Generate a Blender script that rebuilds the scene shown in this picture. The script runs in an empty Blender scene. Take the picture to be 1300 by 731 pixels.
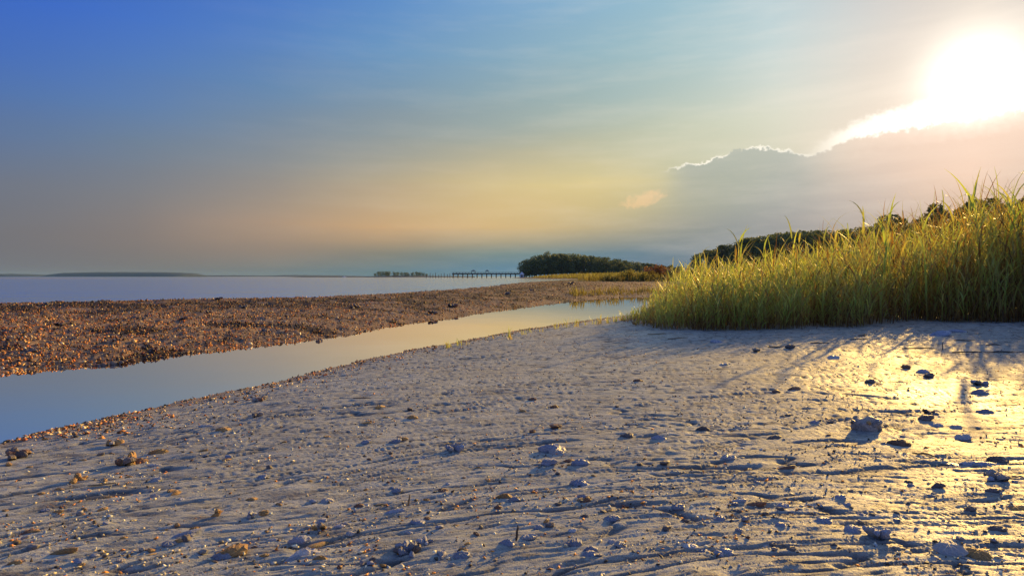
import bpy, math, random
import numpy as np
from mathutils import Vector, Matrix

random.seed(7)
rng = np.random.default_rng(7)
SC = bpy.context.scene
COL = SC.collection
R = math.radians

# ------------------------------------------------------------------ camera, sky, sun, exposure
H = 0.95                      # eye height above the water
FPX = 794.0                   # focal length in pixels of the 1300 px wide photograph
HZ = 351.0                    # row of the horizon
SUN_AZ = math.atan2(1240 - 650, FPX)
SUN_EL = math.atan2(HZ - 100, math.hypot(FPX, 590))
cam_data = bpy.data.cameras.new('camera')
cam = bpy.data.objects.new('camera', cam_data)
COL.objects.link(cam)
cam.location = (0, 0, H)
cam.rotation_euler = (R(90), 0, 0)
cam_data.sensor_width = 36
cam_data.lens = 36 * FPX / 1300
cam_data.shift_y = -(365.5 - HZ) / 1300
cam_data.clip_start = 0.05
cam_data.clip_end = 30000
SC.camera = cam
SC.view_settings.view_transform = 'Standard'
SC.view_settings.look = 'None'
SC.view_settings.exposure = EXPO = 0.9
SC.view_settings.gamma = 1.0
SC.view_settings.use_curve_mapping = False

sun_dir = Vector((math.sin(SUN_AZ) * math.cos(SUN_EL), math.cos(SUN_AZ) * math.cos(SUN_EL), math.sin(SUN_EL)))
sd = bpy.data.lights.new('sun', 'SUN')
sd.energy = 3.6
sd.angle = R(0.53)
sd.color = (1.0, 0.60, 0.15)
sun = bpy.data.objects.new('sun', sd)
COL.objects.link(sun)
sun.rotation_euler = sun_dir.to_track_quat('Z', 'Y').to_euler()
sun.location = (30, 40, 30)


def lin(c):
    return tuple((x / 255 / 12.92) if x / 255 <= 0.04045 else ((x / 255 + 0.055) / 1.055) ** 2.4 for x in c[:3])


class NT:
    """small helper to write node trees"""
    def __init__(self, nt):
        self.t = nt; self.n = nt.nodes; self.l = nt.links

    def node(self, typ, **kw):
        n = self.n.new(typ)
        for k, v in kw.items():
            if hasattr(n, k): setattr(n, k, v)
        return n

    def set(self, sock, v):
        if v is None: return
        if hasattr(v, 'is_output') or isinstance(v, bpy.types.NodeSocket):
            self.l.new(v, sock)
        else:
            if isinstance(v, (tuple, list)) and len(v) == 3 and sock.type == 'RGBA': v = (*v, 1)
            sock.default_value = v

    def math(self, op, a, b=None, c=None, clamp=False):
        n = self.n.new('ShaderNodeMath'); n.operation = op; n.use_clamp = clamp
        self.set(n.inputs[0], a); self.set(n.inputs[1], b); self.set(n.inputs[2], c)
        return n.outputs[0]

    def vmath(self, op, a, b=None):
        n = self.n.new('ShaderNodeVectorMath'); n.operation = op
        self.set(n.inputs[0], a); self.set(n.inputs[1], b)
        return n.outputs['Value'] if op in ('DOT_PRODUCT', 'LENGTH') else n.outputs[0]

    def mix(self, f, a, b, blend='MIX'):
        n = self.n.new('ShaderNodeMix'); n.data_type = 'RGBA'; n.blend_type = blend
        self.set(n.inputs[0], f); self.set(n.inputs[6], a); self.set(n.inputs[7], b)
        return n.outputs[2]

    def mapr(self, v, a, b, c=0.0, d=1.0, smooth=False):
        n = self.n.new('ShaderNodeMapRange'); n.interpolation_type = 'SMOOTHSTEP' if smooth else 'LINEAR'
        self.set(n.inputs[0], v)
        for i, x in enumerate((a, b, c, d)): self.set(n.inputs[i + 1], x)
        return n.outputs[0]

    def noise(self, vec, scale, detail=2.0, rough=0.5, dist=0.0):
        n = self.n.new('ShaderNodeTexNoise')
        self.set(n.inputs['Vector'], vec); n.inputs['Scale'].default_value = scale
        n.inputs['Detail'].default_value = detail; n.inputs['Roughness'].default_value = rough
        n.inputs['Distortion'].default_value = dist
        return n.outputs['Fac']

    def ramp(self, f, stops, interp='LINEAR'):
        n = self.n.new('ShaderNodeValToRGB'); cr = n.color_ramp; cr.interpolation = interp
        stops = sorted(stops, key=lambda s: s[0])
        cr.elements[0].position = stops[0][0]; cr.elements[1].position = stops[-1][0]
        for p, c in stops[1:-1]: cr.elements.new(p)
        for e, (p, c) in zip(cr.elements, stops):
            e.color = (*c, 1) if hasattr(c, '__len__') and len(c) == 3 else (c, c, c, 1)
        self.set(n.inputs[0], f)
        return n.outputs[0]

    def comb(self, x, y, z):
        n = self.n.new('ShaderNodeCombineXYZ')
        for i, v in enumerate((x, y, z)): self.set(n.inputs[i], v)
        return n.outputs[0]


# ---- the sky: hazy layers over a Nishita sky, a cloud bank under the sun
SKY_U = [0, 160, 325, 490, 650, 780, 900, 1000, 1100, 1200, 1300]
SKY = {
    -150: [(46, 86, 170), (48, 90, 172), (52, 96, 178), (60, 108, 184), (82, 130, 190), (104, 150, 196), (122, 162, 196), (146, 172, 196), (168, 180, 196), (196, 196, 200), (206, 202, 200)],
    0: [(56, 98, 184), (60, 104, 188), (70, 114, 190), (88, 134, 190), (118, 158, 192), (134, 172, 194), (150, 184, 194), (172, 194, 200), (200, 203, 204), (222, 212, 204), (240, 226, 210)],
    60: [(64, 102, 176), (72, 112, 180), (82, 122, 178), (100, 142, 182), (124, 160, 182), (142, 174, 184), (158, 184, 188), (184, 198, 198), (212, 206, 200), (232, 216, 200), (244, 228, 208)],
    120: [(76, 108, 162), (84, 118, 166), (96, 128, 162), (116, 142, 162), (136, 160, 166), (154, 174, 172), (174, 188, 180), (196, 200, 190), (216, 206, 192), (234, 214, 196), (244, 226, 206)],
    180: [(90, 110, 142), (102, 120, 142), (118, 130, 142), (138, 146, 144), (158, 162, 148), (178, 180, 156), (196, 196, 168), (204, 200, 178), (214, 196, 180), (236, 204, 184), (240, 208, 190)],
    240: [(104, 110, 124), (116, 118, 124), (138, 132, 126), (176, 160, 130), (208, 186, 132), (220, 200, 138), (180, 184, 162), (172, 176, 172), (180, 170, 166), (204, 176, 160), (214, 180, 160)],
    290: [(106, 106, 112), (122, 114, 112), (160, 136, 116), (192, 156, 114), (202, 172, 120), (178, 166, 132), (146, 156, 158), (154, 158, 164), (168, 158, 156), (186, 162, 150), (196, 164, 146)],
    322: [(106, 106, 112), (118, 112, 110), (138, 124, 112), (138, 128, 112), (122, 136, 128), (104, 130, 142), (110, 134, 148), (132, 142, 152), (150, 146, 148), (168, 150, 140), (180, 154, 138)],
    343: [(108, 110, 116), (112, 112, 112), (114, 118, 116), (108, 122, 122), (100, 132, 148), (96, 124, 146), (100, 124, 142), (122, 132, 144), (140, 138, 142), (156, 144, 136), (168, 148, 132)],
    351: [(110, 114, 120), (110, 114, 118), (110, 118, 120), (106, 124, 126), (100, 132, 148), (94, 122, 144), (98, 122, 140), (120, 130, 142), (138, 136, 140), (154, 142, 134), (166, 146, 130)],
}
_V = sorted(SKY)
_T = np.array([[lin(c) for c in SKY[v]] for v in _V])
for _i, _v in enumerate(_V):                              # the bank of haze under the cloud is deeper in tone
    for _j, _u in enumerate(SKY_U):
        _b = np.interp(_v, [290, 335], [0, 1]) * np.interp(_u, [325, 520, 900, 1050], [0, 1, 1, 0])
        _T[_i, _j] *= np.array([1 - .34 * _b, 1 - .12 * _b, 1 + .02 * _b])
        _T[_i, _j] *= 1 - .30 * np.interp(_u, [1000, 1150], [0, 1]) * np.interp(_v, [100, 200], [1, 0])
        _T[_i, _j] *= 1 - .26 * np.interp(_v, [180, 260, 351], [0, 1, 1]) * np.interp(_u, [700, 860, 1000, 1120], [0, 1, 1, .3])


def sky_rgb(az, el):
    """colour of the hazy air in a direction (radians)"""
    d = az - SUN_AZ
    if d > 0: az = SUN_AZ - d                      # symmetric about the sun beyond it
    az = max(az, -R(39.3))
    u = 650 + FPX * math.tan(az)
    v = HZ - math.tan(min(max(el, 0), R(60))) * math.hypot(FPX, u - 650)
    v = min(max(v, _V[0]), _V[-1])
    i = max(0, min(len(_V) - 2, int(np.searchsorted(_V, v) - 1)))
    t = (v - _V[i]) / (_V[i + 1] - _V[i])
    a = [np.interp(u, SKY_U, _T[i, :, k]) * (1 - t) + np.interp(u, SKY_U, _T[i + 1, :, k]) * t for k in range(3)]
    z = min(1, max(0, (el - R(25)) / R(55))); z = z * z * (3 - 2 * z)
    zen = (0.22, 0.27, 0.36)
    return [a[k] * (1 - z) + zen[k] * z for k in range(3)]


world = bpy.data.worlds.new('World'); SC.world = world; world.use_nodes = True
w = NT(world.node_tree); w.n.clear()
out = w.node('ShaderNodeOutputWorld'); bg = w.node('ShaderNodeBackground'); w.l.new(bg.outputs[0], out.inputs[0])
tc = w.node('ShaderNodeTexCoord'); D = tc.outputs['Generated']
sep = w.node('ShaderNodeSeparateXYZ'); w.l.new(D, sep.inputs[0])
az = w.math('ARCTAN2', sep.outputs[0], sep.outputs[1])
el = w.math('ARCSINE', sep.outputs[2])
n1 = w.noise(w.comb(w.math('MULTIPLY', az, 2.2), w.math('MULTIPLY', el, 12.0), 3.1), 1.6, 4, .55)
wob = w.math('MULTIPLY', w.math('SUBTRACT', n1, 0.5), 0.035)
elw = w.math('MAXIMUM', w.math('ADD', el, w.math('MULTIPLY', wob, w.mapr(el, 0, 0.15))), 0.0)
azw = w.math('ADD', az, w.math('MULTIPLY', wob, 1.5))
fac = w.mapr(azw, -math.pi, math.pi)
ROWS = [R(e) for e in (0, 0.55, 1.2, 2.1, 3.2, 4.6, 6.3, 8.3, 10.5, 13, 16, 19.5, 24, 30, 45)]
azs = [-180, -41, -36, -31, -26, -21, -16, -11, -6.5, -2, 2.5, 7, 11, 15, 19, 23, 27, 30.5, 33.5, 36.6, 40, 44, 48, 54, 60, 68, 78, 90, 112, 180]
col = None
for i, e in enumerate(ROWS):
    c = w.ramp(fac, [((a + 180) / 360, sky_rgb(R(a), e)) for a in azs])
    col = c if col is None else w.mix(w.mapr(elw, ROWS[i - 1], e, smooth=False), col, c)
nish = w.node('ShaderNodeTexSky'); nish.sky_type = 'NISHITA'; nish.sun_disc = False
nish.sun_elevation = SUN_EL; nish.sun_rotation = SUN_AZ; nish.dust_density = 2.0
col = w.mix(0.02, col, w.mix(1.0, nish.outputs[0], (0.1, 0.1, 0.1), 'MULTIPLY'))
# glow of the sun through the veil
ang = w.math('ARCCOSINE', w.math('MINIMUM', w.vmath('DOT_PRODUCT', D, tuple(sun_dir)), 0.999999))
# cloud bank with a bright upper rim
def pe(u, v): return math.atan2(u - 650, FPX), math.atan2(HZ - v, math.hypot(FPX, u - 650))
edge_px = [(800, 236), (845, 216), (868, 209), (893, 207), (912, 199), (940, 189), (965, 186), (1000, 191), (1026, 197), (1040, 193), (1080, 176), (1130, 166), (1180, 158), (1230, 150), (1300, 138)]
A0, A1 = pe(800, 236)[0], pe(1300, 138)[0]
EMAX = R(16)
ef = w.mapr(az, A0, A1)
edge = w.math('MULTIPLY', w.ramp(ef, [((pe(*p)[0] - A0) / (A1 - A0), pe(*p)[1] / EMAX) for p in edge_px]), EMAX)
nb = w.noise(w.comb(w.math('MULTIPLY', az, 75), w.math('MULTIPLY', el, 75), 0.0), 1.0, 6, .68)
edge = w.math('ADD', edge, w.math('MULTIPLY', w.math('SUBTRACT', nb, 0.5), R(1.5)))
dep = w.math('SUBTRACT', edge, el)                               # + below the rim
azm = w.math('MULTIPLY', w.mapr(az, pe(835, 0)[0], pe(880, 0)[0], smooth=True), w.mapr(az, R(58), R(46), smooth=True))
inside = w.math('MULTIPLY', w.mapr(dep, R(-.05), R(0.12), smooth=True), azm)
fade = w.mapr(dep, 0, R(5.5), 1, 0, smooth=True)
near_sun = w.mapr(az, pe(1000, 0)[0], pe(1120, 0)[0], smooth=True)
col = w.mix(w.math('MULTIPLY', inside, w.math('MULTIPLY', fade, w.mapr(near_sun, 0, 1, .6, .34))), col, w.mix(near_sun, lin((152, 160, 156)), lin((230, 198, 178))))
brk = w.mapr(w.noise(w.comb(w.math('MULTIPLY', az, 22), 1.0, 0.0), 1.0, 2), .38, .52)
rim = w.math('MULTIPLY', w.math('MULTIPLY', w.mapr(w.math('ABSOLUTE', w.math('SUBTRACT', dep, R(.06))), 0, R(.16), 1, 0, smooth=True), azm), brk)
col = w.mix(w.math('MULTIPLY', rim, w.mapr(az, pe(1060, 0)[0], pe(1000, 0)[0], 0, .8)), col, (1.0, .93, .78))
# white wedge of lit cloud left of the sun
wedge = w.math('MULTIPLY', w.mapr(dep, R(-.25), R(-.05), smooth=True), 1.0)
wedge = w.math('SUBTRACT', 1.0, w.mapr(dep, R(-.1), R(.25), smooth=True))
wtop = w.mapr(az, pe(1015, 0)[0], pe(1200, 0)[0], R(.3), R(1.7))
wedge = w.math('MULTIPLY', wedge, w.mapr(w.math('ADD', dep, wtop), R(-.7), R(.3), smooth=True))
wedge = w.math('MULTIPLY', wedge, w.mapr(az, pe(1010, 0)[0], pe(1110, 0)[0], smooth=True))
wedge = w.math('MULTIPLY', wedge, w.mapr(az, R(56), R(44), smooth=True))
col = w.mix(w.math('MULTIPLY', wedge, .9), col, (1.12, 1.05, .92))
# a small lit wisp
wa, we = pe(818, 253)
wv = w.math('POWER', w.math('DIVIDE', w.math('SUBTRACT', az, wa), R(2.0)), 2)
wy = w.math('POWER', w.math('DIVIDE', w.math('SUBTRACT', w.math('SUBTRACT', el, we), w.math('MULTIPLY', w.math('SUBTRACT', az, wa), .22)), R(.75)), 2)
wd = w.math('ADD', w.math('ADD', wv, wy), w.math('MULTIPLY', w.math('SUBTRACT', nb, .5), 3.4))
col = w.mix(w.mapr(wd, 1.15, .05, 0, .45, smooth=True), col, lin((246, 200, 150)))
# faint streaks high in the haze
st = w.noise(w.comb(w.math('MULTIPLY', w.math('ADD', az, w.math('MULTIPLY', el, -.6)), 5), w.math('MULTIPLY', el, 34), 7.0), 1.0, 5, .6)
col = w.mix(w.math('MULTIPLY', w.mapr(st, .45, .75), w.mapr(az, -.5, .5, .0, .16)), col, (1.0, .85, .7))
g = w.math('MULTIPLY', w.math('EXPONENT', w.math('MULTIPLY', w.math('POWER', w.math('DIVIDE', ang, R(2.7)), 2), -1)), .9)
g2 = w.math('MULTIPLY', w.math('EXPONENT', w.math('DIVIDE', ang, R(-7.0))), .24)
hid = w.mapr(w.math('MULTIPLY', inside, w.mapr(dep, 0, R(1.6))), 0, 1, 1, .10)
gl = w.mix(1.0, w.comb(1.0, .95, .86), w.math('MULTIPLY', w.math('ADD', g, g2), hid), 'MULTIPLY')
col = w.mix(1.0, col, gl, 'ADD')
w.l.new(col, bg.inputs[0]); bg.inputs[1].default_value = 0.615


def tag(o, label=None, cat=None, group=None, kind=None):
    if label: o['label'] = label
    if cat: o['category'] = cat
    if group: o['group'] = group
    if kind: o['kind'] = kind
    return o


def empty(name, loc=(0, 0, 0), rz=0.0, label=None, cat=None, group=None):
    o = bpy.data.objects.new(name, None); COL.objects.link(o)
    o.location = loc; o.rotation_euler = (0, 0, rz); o.empty_display_size = .2
    return tag(o, label, cat, group)


def mesh_np(name, verts, faces, mat=None, smooth=False, attrs=None):
    """verts (n,3); faces (m,3 or 4) array -> mesh datablock"""
    verts = np.asarray(verts, dtype=np.float32); faces = np.asarray(faces, dtype=np.int32)
    k = faces.shape[1]
    me = bpy.data.meshes.new(name)
    me.vertices.add(len(verts)); me.vertices.foreach_set('co', verts.ravel())
    me.loops.add(faces.size); me.loops.foreach_set('vertex_index', faces.ravel())
    me.polygons.add(len(faces))
    me.polygons.foreach_set('loop_start', np.arange(0, faces.size, k, dtype=np.int32))
    me.polygons.foreach_set('loop_total', np.full(len(faces), k, dtype=np.int32))
    if smooth: me.polygons.foreach_set('use_smooth', np.ones(len(faces), dtype=bool))
    me.update(calc_edges=True)
    for an, arr in (attrs or {}).items():
        arr = np.asarray(arr, dtype=np.float32)
        if arr.ndim == 1:
            a = me.attributes.new(an, 'FLOAT', 'POINT'); a.data.foreach_set('value', arr)
        else:
            a = me.attributes.new(an, 'FLOAT_VECTOR', 'POINT'); a.data.foreach_set('vector', arr.ravel())
    if mat: me.materials.append(mat)
    return me


def link(name, me, parent=None, loc=None, rot=None, scale=None):
    o = bpy.data.objects.new(name, me); COL.objects.link(o)
    if parent: o.parent = parent
    if loc is not None: o.location = loc
    if rot is not None: o.rotation_euler = rot
    if scale is not None: o.scale = scale if hasattr(scale, '__len__') else (scale,) * 3
    return o


class MB:
    """collects simple solids into one mesh"""
    def __init__(self): self.v = []; self.f = []
    def add(self, v, f):
        b = len(self.v); self.v += [tuple(p) for p in v]; self.f += [tuple(i + b for i in q) for q in f]
    def box(self, c, s, rz=0):
        x, y, z = s[0] / 2, s[1] / 2, s[2] / 2; co, si = math.cos(rz), math.sin(rz)
        v = [(c[0] + co * a * x - si * b * y, c[1] + si * a * x + co * b * y, c[2] + d * z) for d in (-1, 1) for a, b in ((-1, -1), (1, -1), (1, 1), (-1, 1))]
        self.add(v, [(3, 2, 1, 0), (4, 5, 6, 7), (0, 1, 5, 4), (1, 2, 6, 5), (2, 3, 7, 6), (3, 0, 4, 7)])
    def tube(self, pts, rad, n=6):
        pts = [Vector(p) for p in pts]; b = len(self.v); up = Vector((0.13, 0.31, 0.94))
        for i, p in enumerate(pts):
            t = (pts[min(i + 1, len(pts) - 1)] - pts[max(i - 1, 0)]).normalized()
            if abs(t.dot(up)) > .95: up = Vector((1, .1, 0))
            a = t.cross(up).normalized(); c = t.cross(a)
            r = rad[i] if hasattr(rad, '__len__') else rad
            for k in range(n):
                q = 2 * math.pi * k / n; self.v.append(tuple(p + (a * math.cos(q) + c * math.sin(q)) * r))
        for i in range(len(pts) - 1):
            for k in range(n):
                self.f.append((b + i * n + k, b + i * n + (k + 1) % n, b + (i + 1) * n + (k + 1) % n, b + (i + 1) * n + k))
        self.f.append(tuple(b + k for k in range(n))[::-1]); self.f.append(tuple(b + (len(pts) - 1) * n + k for k in range(n)))
    def mesh(self, name, mat, smooth=False):
        me = bpy.data.meshes.new(name); me.from_pydata(self.v, [], self.f); me.update()
        if smooth: me.polygons.foreach_set('use_smooth', [True] * len(me.polygons))
        me.materials.append(mat); return me
    def build(self, name, mat, parent=None, smooth=False, loc=None, rot=None):
        return link(name, self.mesh(name, mat, smooth), parent, loc, rot)


def copy_tree(o, parent=None):
    c = o.copy(); COL.objects.link(c); c.parent = parent
    for ch in o.children:
        copy_tree(ch, c)
    return c


# ------------------------------------------------------------------ noise on arrays
_rs = np.random.RandomState(11)
_perm = np.tile(_rs.permutation(256), 3).astype(np.int32)
_ga = _rs.uniform(0, 2 * math.pi, 256); _gx = np.cos(_ga).astype(np.float32); _gy = np.sin(_ga).astype(np.float32)


def perlin(x, y, seed=0):
    x = np.asarray(x, dtype=np.float64) + seed * 17.31; y = np.asarray(y, dtype=np.float64) + seed * 5.77
    xi = np.floor(x).astype(np.int32); yi = np.floor(y).astype(np.int32)
    xf = (x - xi).astype(np.float32); yf = (y - yi).astype(np.float32); xi &= 255; yi &= 255
    u = xf * xf * xf * (xf * (xf * 6 - 15) + 10); v = yf * yf * yf * (yf * (yf * 6 - 15) + 10)
    def g(a, b, dx, dy):
        h = _perm[_perm[a] + b]; return _gx[h] * dx + _gy[h] * dy
    a = g(xi, yi, xf, yf); b = g(xi + 1, yi, xf - 1, yf); c = g(xi, yi + 1, xf, yf - 1); d = g(xi + 1, yi + 1, xf - 1, yf - 1)
    return (a + u * (b - a) + v * (c - a + u * (a - b - c + d))) * 1.5


def fbm(x, y, oct=4, seed=0, gain=.5):
    r = 0; a = 1.0
    for i in range(oct):
        r = r + a * perlin(x, y, seed + i * 3); x = x * 2.03; y = y * 2.03; a *= gain
    return r


def sstep(a, b, x):
    t = np.clip((x - a) / (b - a), 0, 1); return t * t * (3 - 2 * t)


def poly_sd(x, y, P):
    """signed distance to a closed polygon, negative inside"""
    P = np.asarray(P, dtype=np.float64); d = np.full(x.shape, 1e18); ins = np.zeros(x.shape, dtype=bool)
    for i in range(len(P)):
        a = P[i]; b = P[(i + 1) % len(P)]; e = b - a
        wx = x - a[0]; wy = y - a[1]
        t = np.clip((wx * e[0] + wy * e[1]) / (e @ e), 0, 1)
        d = np.minimum(d, (wx - e[0] * t) ** 2 + (wy - e[1] * t) ** 2)
        c = (a[1] > y) != (b[1] > y)
        if e[1] != 0: ins ^= c & (x < a[0] + (y - a[1]) * e[0] / e[1])
    d = np.sqrt(d); return np.where(ins, -d, d)


def px(u, v, z=0.0):
    """ground point at height z seen at a pixel of the photograph"""
    y = FPX * (H - z) / (v - HZ); return ((u - 650) / FPX * y, y)


# ------------------------------------------------------------------ the lie of the land (plan, metres)
CREEK = [(-60, -34), (-14, -5.5), (-5.2, 1.7)] + [px(*p) for p in ((0, 562), (75, 545), (150, 529), (300, 495), (400, 470), (500, 449), (580, 434), (650, 421), (700, 413), (750, 406), (800, 401))] + \
    [(4.4, 17.5), (6.6, 20.5), (9.5, 24), (12, 28.5), (12.6, 31.5), (11.2, 33)] + [px(*p) for p in ((840, 375.5), (790, 377), (745, 380.5), (700, 385), (650, 391.5), (600, 399), (550, 406), (500, 413), (455, 422), (400, 430.5), (350, 436), (300, 441), (225, 451), (150, 461), (75, 466), (0, 473))] + \
    [(-8.2, 5.2), (-16, 1), (-60, -22)]
BAY = [(-9000, -200), (-90, 6), (-40, 14.5), (-22, 17.2), (-14, 19), (-9.2, 22.5), (-7.2, 26.5), (-5.6, 32), (-4.2, 39), (-2.4, 50), (0, 76), (4.6, 106), (9, 132), (15, 150), (19, 172), (17, 200), (12, 240), (9, 300), (3, 380), (0, 425), (6, 450), (40, 500), (200, 640), (600, 800), (9000, 3000), (9000, 9500), (-9000, 9500)]


def base_height(x, y):
    wob = .22 * perlin(x * .9, y * .9, 5) + .10 * perlin(x * 3, y * 3, 6) + .05 * perlin(x * 8, y * 8, 8)
    far = np.clip((y - 12) / 40, 0, 1)
    dc = poly_sd(x, y, CREEK) + wob * .55; db = poly_sd(x, y, BAY) + wob * (1 + 6 * far)
    # which side of the creek: the near beach or the bar
    land_c = .15 * (1 - np.exp(-np.maximum(dc, 0) / 1.1)) + .02 * np.minimum(np.maximum(dc, 0), 12) * .5
    land_b = .24 * (1 - np.exp(-np.maximum(db, 0) / 1.5)) + .0008 * np.maximum(db, 0)
    h = np.minimum(land_c, land_b)
    h = h + .9 * sstep(80, 110, y) * sstep(4, 30, db) * .55
    h = h + .9 * sstep(60, 300, y) * sstep(4, 30, db)
    h = np.where(dc < 0, -.30 * (1 - np.exp(np.minimum(dc, 0) / .9)), h)
    h = np.where(db < 0, -1.4 * (1 - np.exp(np.minimum(db, 0) / 14)), h)
    return h, dc, db


def near_mask(x, y):
    """1 on the near beach, 0 on the bar across the creek"""
    return sstep(-.6, .6, (x * 1.0 + 4.6) - (y - 3.4) * .62 + np.maximum(y - 16, 0) * .30)


def ground_h(x, y, detail=True):
    x = np.asarray(x, dtype=np.float64); y = np.asarray(y, dtype=np.float64)
    h, dc, db = base_height(x, y)
    dry = sstep(0.0, .35, np.minimum(dc, db)); nm = near_mask(x, y)
    h = h + .022 * perlin(x * .55, y * .55, 21) * dry
    if not detail: return h, dc, db, nm, 0 * h
    # drainage lines run across the view, turning parallel to the bank on the left
    q = y - .55 * (-np.logaddexp(0, -(x - .2) * 2.5) / 2.5) + .10 * perlin(x * .8, y * .8, 31) + .03 * perlin(x * 3, y * 3, 33)
    s = x
    m = dry * nm
    r1 = fbm(s * 1.1, q * 6.5, 3, 40)
    r2 = fbm(s * 3.6, q * 19, 3, 50)
    ridge = 1 - np.abs(r1) * 1.7
    h = h + m * (.0022 * ridge * sstep(-.3, .4, perlin(x * .6, q * .9, 35)) + .0040 * r2)
    nr_ = 1 - sstep(3.2, 6.5, y); nr2 = 1 - sstep(9, 16, y)
    r2 = r2 * nr2
    r3 = 1 - 1.6 * np.abs(fbm(s * 7, q * 42, 2, 60)); h = h + m * .0036 * r3 * nr_
    # cut runnels
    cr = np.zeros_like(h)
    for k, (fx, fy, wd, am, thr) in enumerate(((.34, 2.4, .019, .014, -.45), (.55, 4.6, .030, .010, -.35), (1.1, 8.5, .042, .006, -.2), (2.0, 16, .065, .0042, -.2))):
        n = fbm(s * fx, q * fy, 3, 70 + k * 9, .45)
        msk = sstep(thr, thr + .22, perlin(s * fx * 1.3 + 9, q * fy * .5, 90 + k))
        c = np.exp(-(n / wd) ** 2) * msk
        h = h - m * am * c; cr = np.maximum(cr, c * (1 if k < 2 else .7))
    h = h + m * 0.0015 * fbm(x * 7, q * 55, 3, 95) * nr_
    # mounds and pits
    h = h + m * .003 * np.maximum(perlin(x * 3.2, y * 4.5, 97) - .28, 0) * 3
    # the bar: lumpy with shell
    b = dry * (1 - nm)
    h = h + b * (.045 * np.abs(fbm(x * 2.1, y * 2.1, 3, 110)) + .014 * fbm(x * 14, y * 14, 2, 115)) + b * .05 * np.exp(-((db - 5.0) / 2.2) ** 2) * (1 + perlin(x * 1.5, y * 1.5, 3))
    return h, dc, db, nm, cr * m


def bar_dark(x, y, db):
    """patches of black mussel and wet weed: a band on the crest and islands below it"""
    return np.clip(np.exp(-((db - 6.2) / 2.6) ** 2) * sstep(-.45, .1, fbm(x * .7, y * .9, 3, 41)) + .9 * sstep(.22, .5, fbm(x * .7, y * 1.1, 3, 43)), 0, 1) * (db > 0)


def gz(x, y):
    a = ground_h(np.array([float(x)]), np.array([float(y)])); return float(a[0][0])
# ------------------------------------------------------------------ materials
def new_mat(name):
    m = bpy.data.materials.new(name); m.use_nodes = True
    t = NT(m.node_tree); p = t.n['Principled BSDF']; return m, t, p


def attr(t, name, typ='Fac'):
    a = t.node('ShaderNodeAttribute'); a.attribute_name = name; return a.outputs[typ]


def bump(t, h, strength, dist, normal=None):
    b = t.node('ShaderNodeBump'); t.set(b.inputs['Height'], h); b.inputs['Strength'].default_value = strength
    b.inputs['Distance'].default_value = dist
    if normal: t.l.new(normal, b.inputs['Normal'])
    return b.outputs[0]


def ground_mat():
    m, t, p = new_mat('wet sand and mud')
    pos = t.node('ShaderNodeTexCoord').outputs['Object']
    mp = t.node('ShaderNodeMapping'); mp.inputs['Scale'].default_value = (.28, 1.0, 1); mp.inputs['Rotation'].default_value = (0, 0, -.16); t.l.new(pos, mp.inputs[0])
    big = t.noise(pos, .9, 3, .6); mid = t.noise(mp.outputs[0], 16, 6, .72); fine = t.noise(pos, 130, 3, .7); grit = t.noise(pos, 420, 2, .6)
    sand = t.ramp(mid, [(.32, (.17, .155, .135)), (.47, (.385, .395, .335)), (.62, (.54, .545, .465))])
    sand = t.mix(t.mapr(big, .4, .65, 0, .4), sand, (.30, .31, .275))
    sand = t.mix(t.mapr(t.noise(mp.outputs[0], 46, 4, .7), .30, .44, .7, 0), sand, (.10, .085, .07))
    sand = t.mix(t.mapr(fine, .55, .72, 0, .6), sand, (.62, .55, .45))
    sand = t.mix(t.mapr(grit, .34, .46, .75, 0), sand, (.09, .075, .06))
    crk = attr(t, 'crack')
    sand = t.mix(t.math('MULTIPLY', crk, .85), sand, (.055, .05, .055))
    rub = t.ramp(t.noise(pos, 26, 4, .75), [(.32, (.07, .05, .032)), (.5, (.25, .17, .105)), (.68, (.46, .34, .22))])
    rub = t.mix(t.math('MULTIPLY', attr(t, 'weed'), .85), rub, (.03, .024, .018))
    c = t.mix(attr(t, 'rubble'), sand, rub)
    c = t.mix(attr(t, 'marsh'), c, t.ramp(t.noise(pos, .5, 5, .7), [(.3, (.05, .045, .02)), (.7, (.13, .15, .045))]))
    c = t.mix(attr(t, 'bed'), c, (.05, .055, .05))
    t.set(p.inputs['Base Color'], c)
    rg = t.math('ADD', t.mapr(big, .35, .62, .42, .60), t.mapr(fine, .3, .7, -.05, .12))
    rg = t.math('ADD', rg, t.math('MULTIPLY', attr(t, 'rubble'), .25))
    t.set(p.inputs['Roughness'], rg); p.inputs['IOR'].default_value = 1.33; p.inputs['Specular IOR Level'].default_value = .26
    n = bump(t, t.noise(mp.outputs[0], 60, 5, .7, .5), .7, .009); n = bump(t, fine, .6, .0035, n); n = bump(t, grit, .5, .0012, n)
    t.l.new(n, p.inputs['Normal'])
    return m


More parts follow.
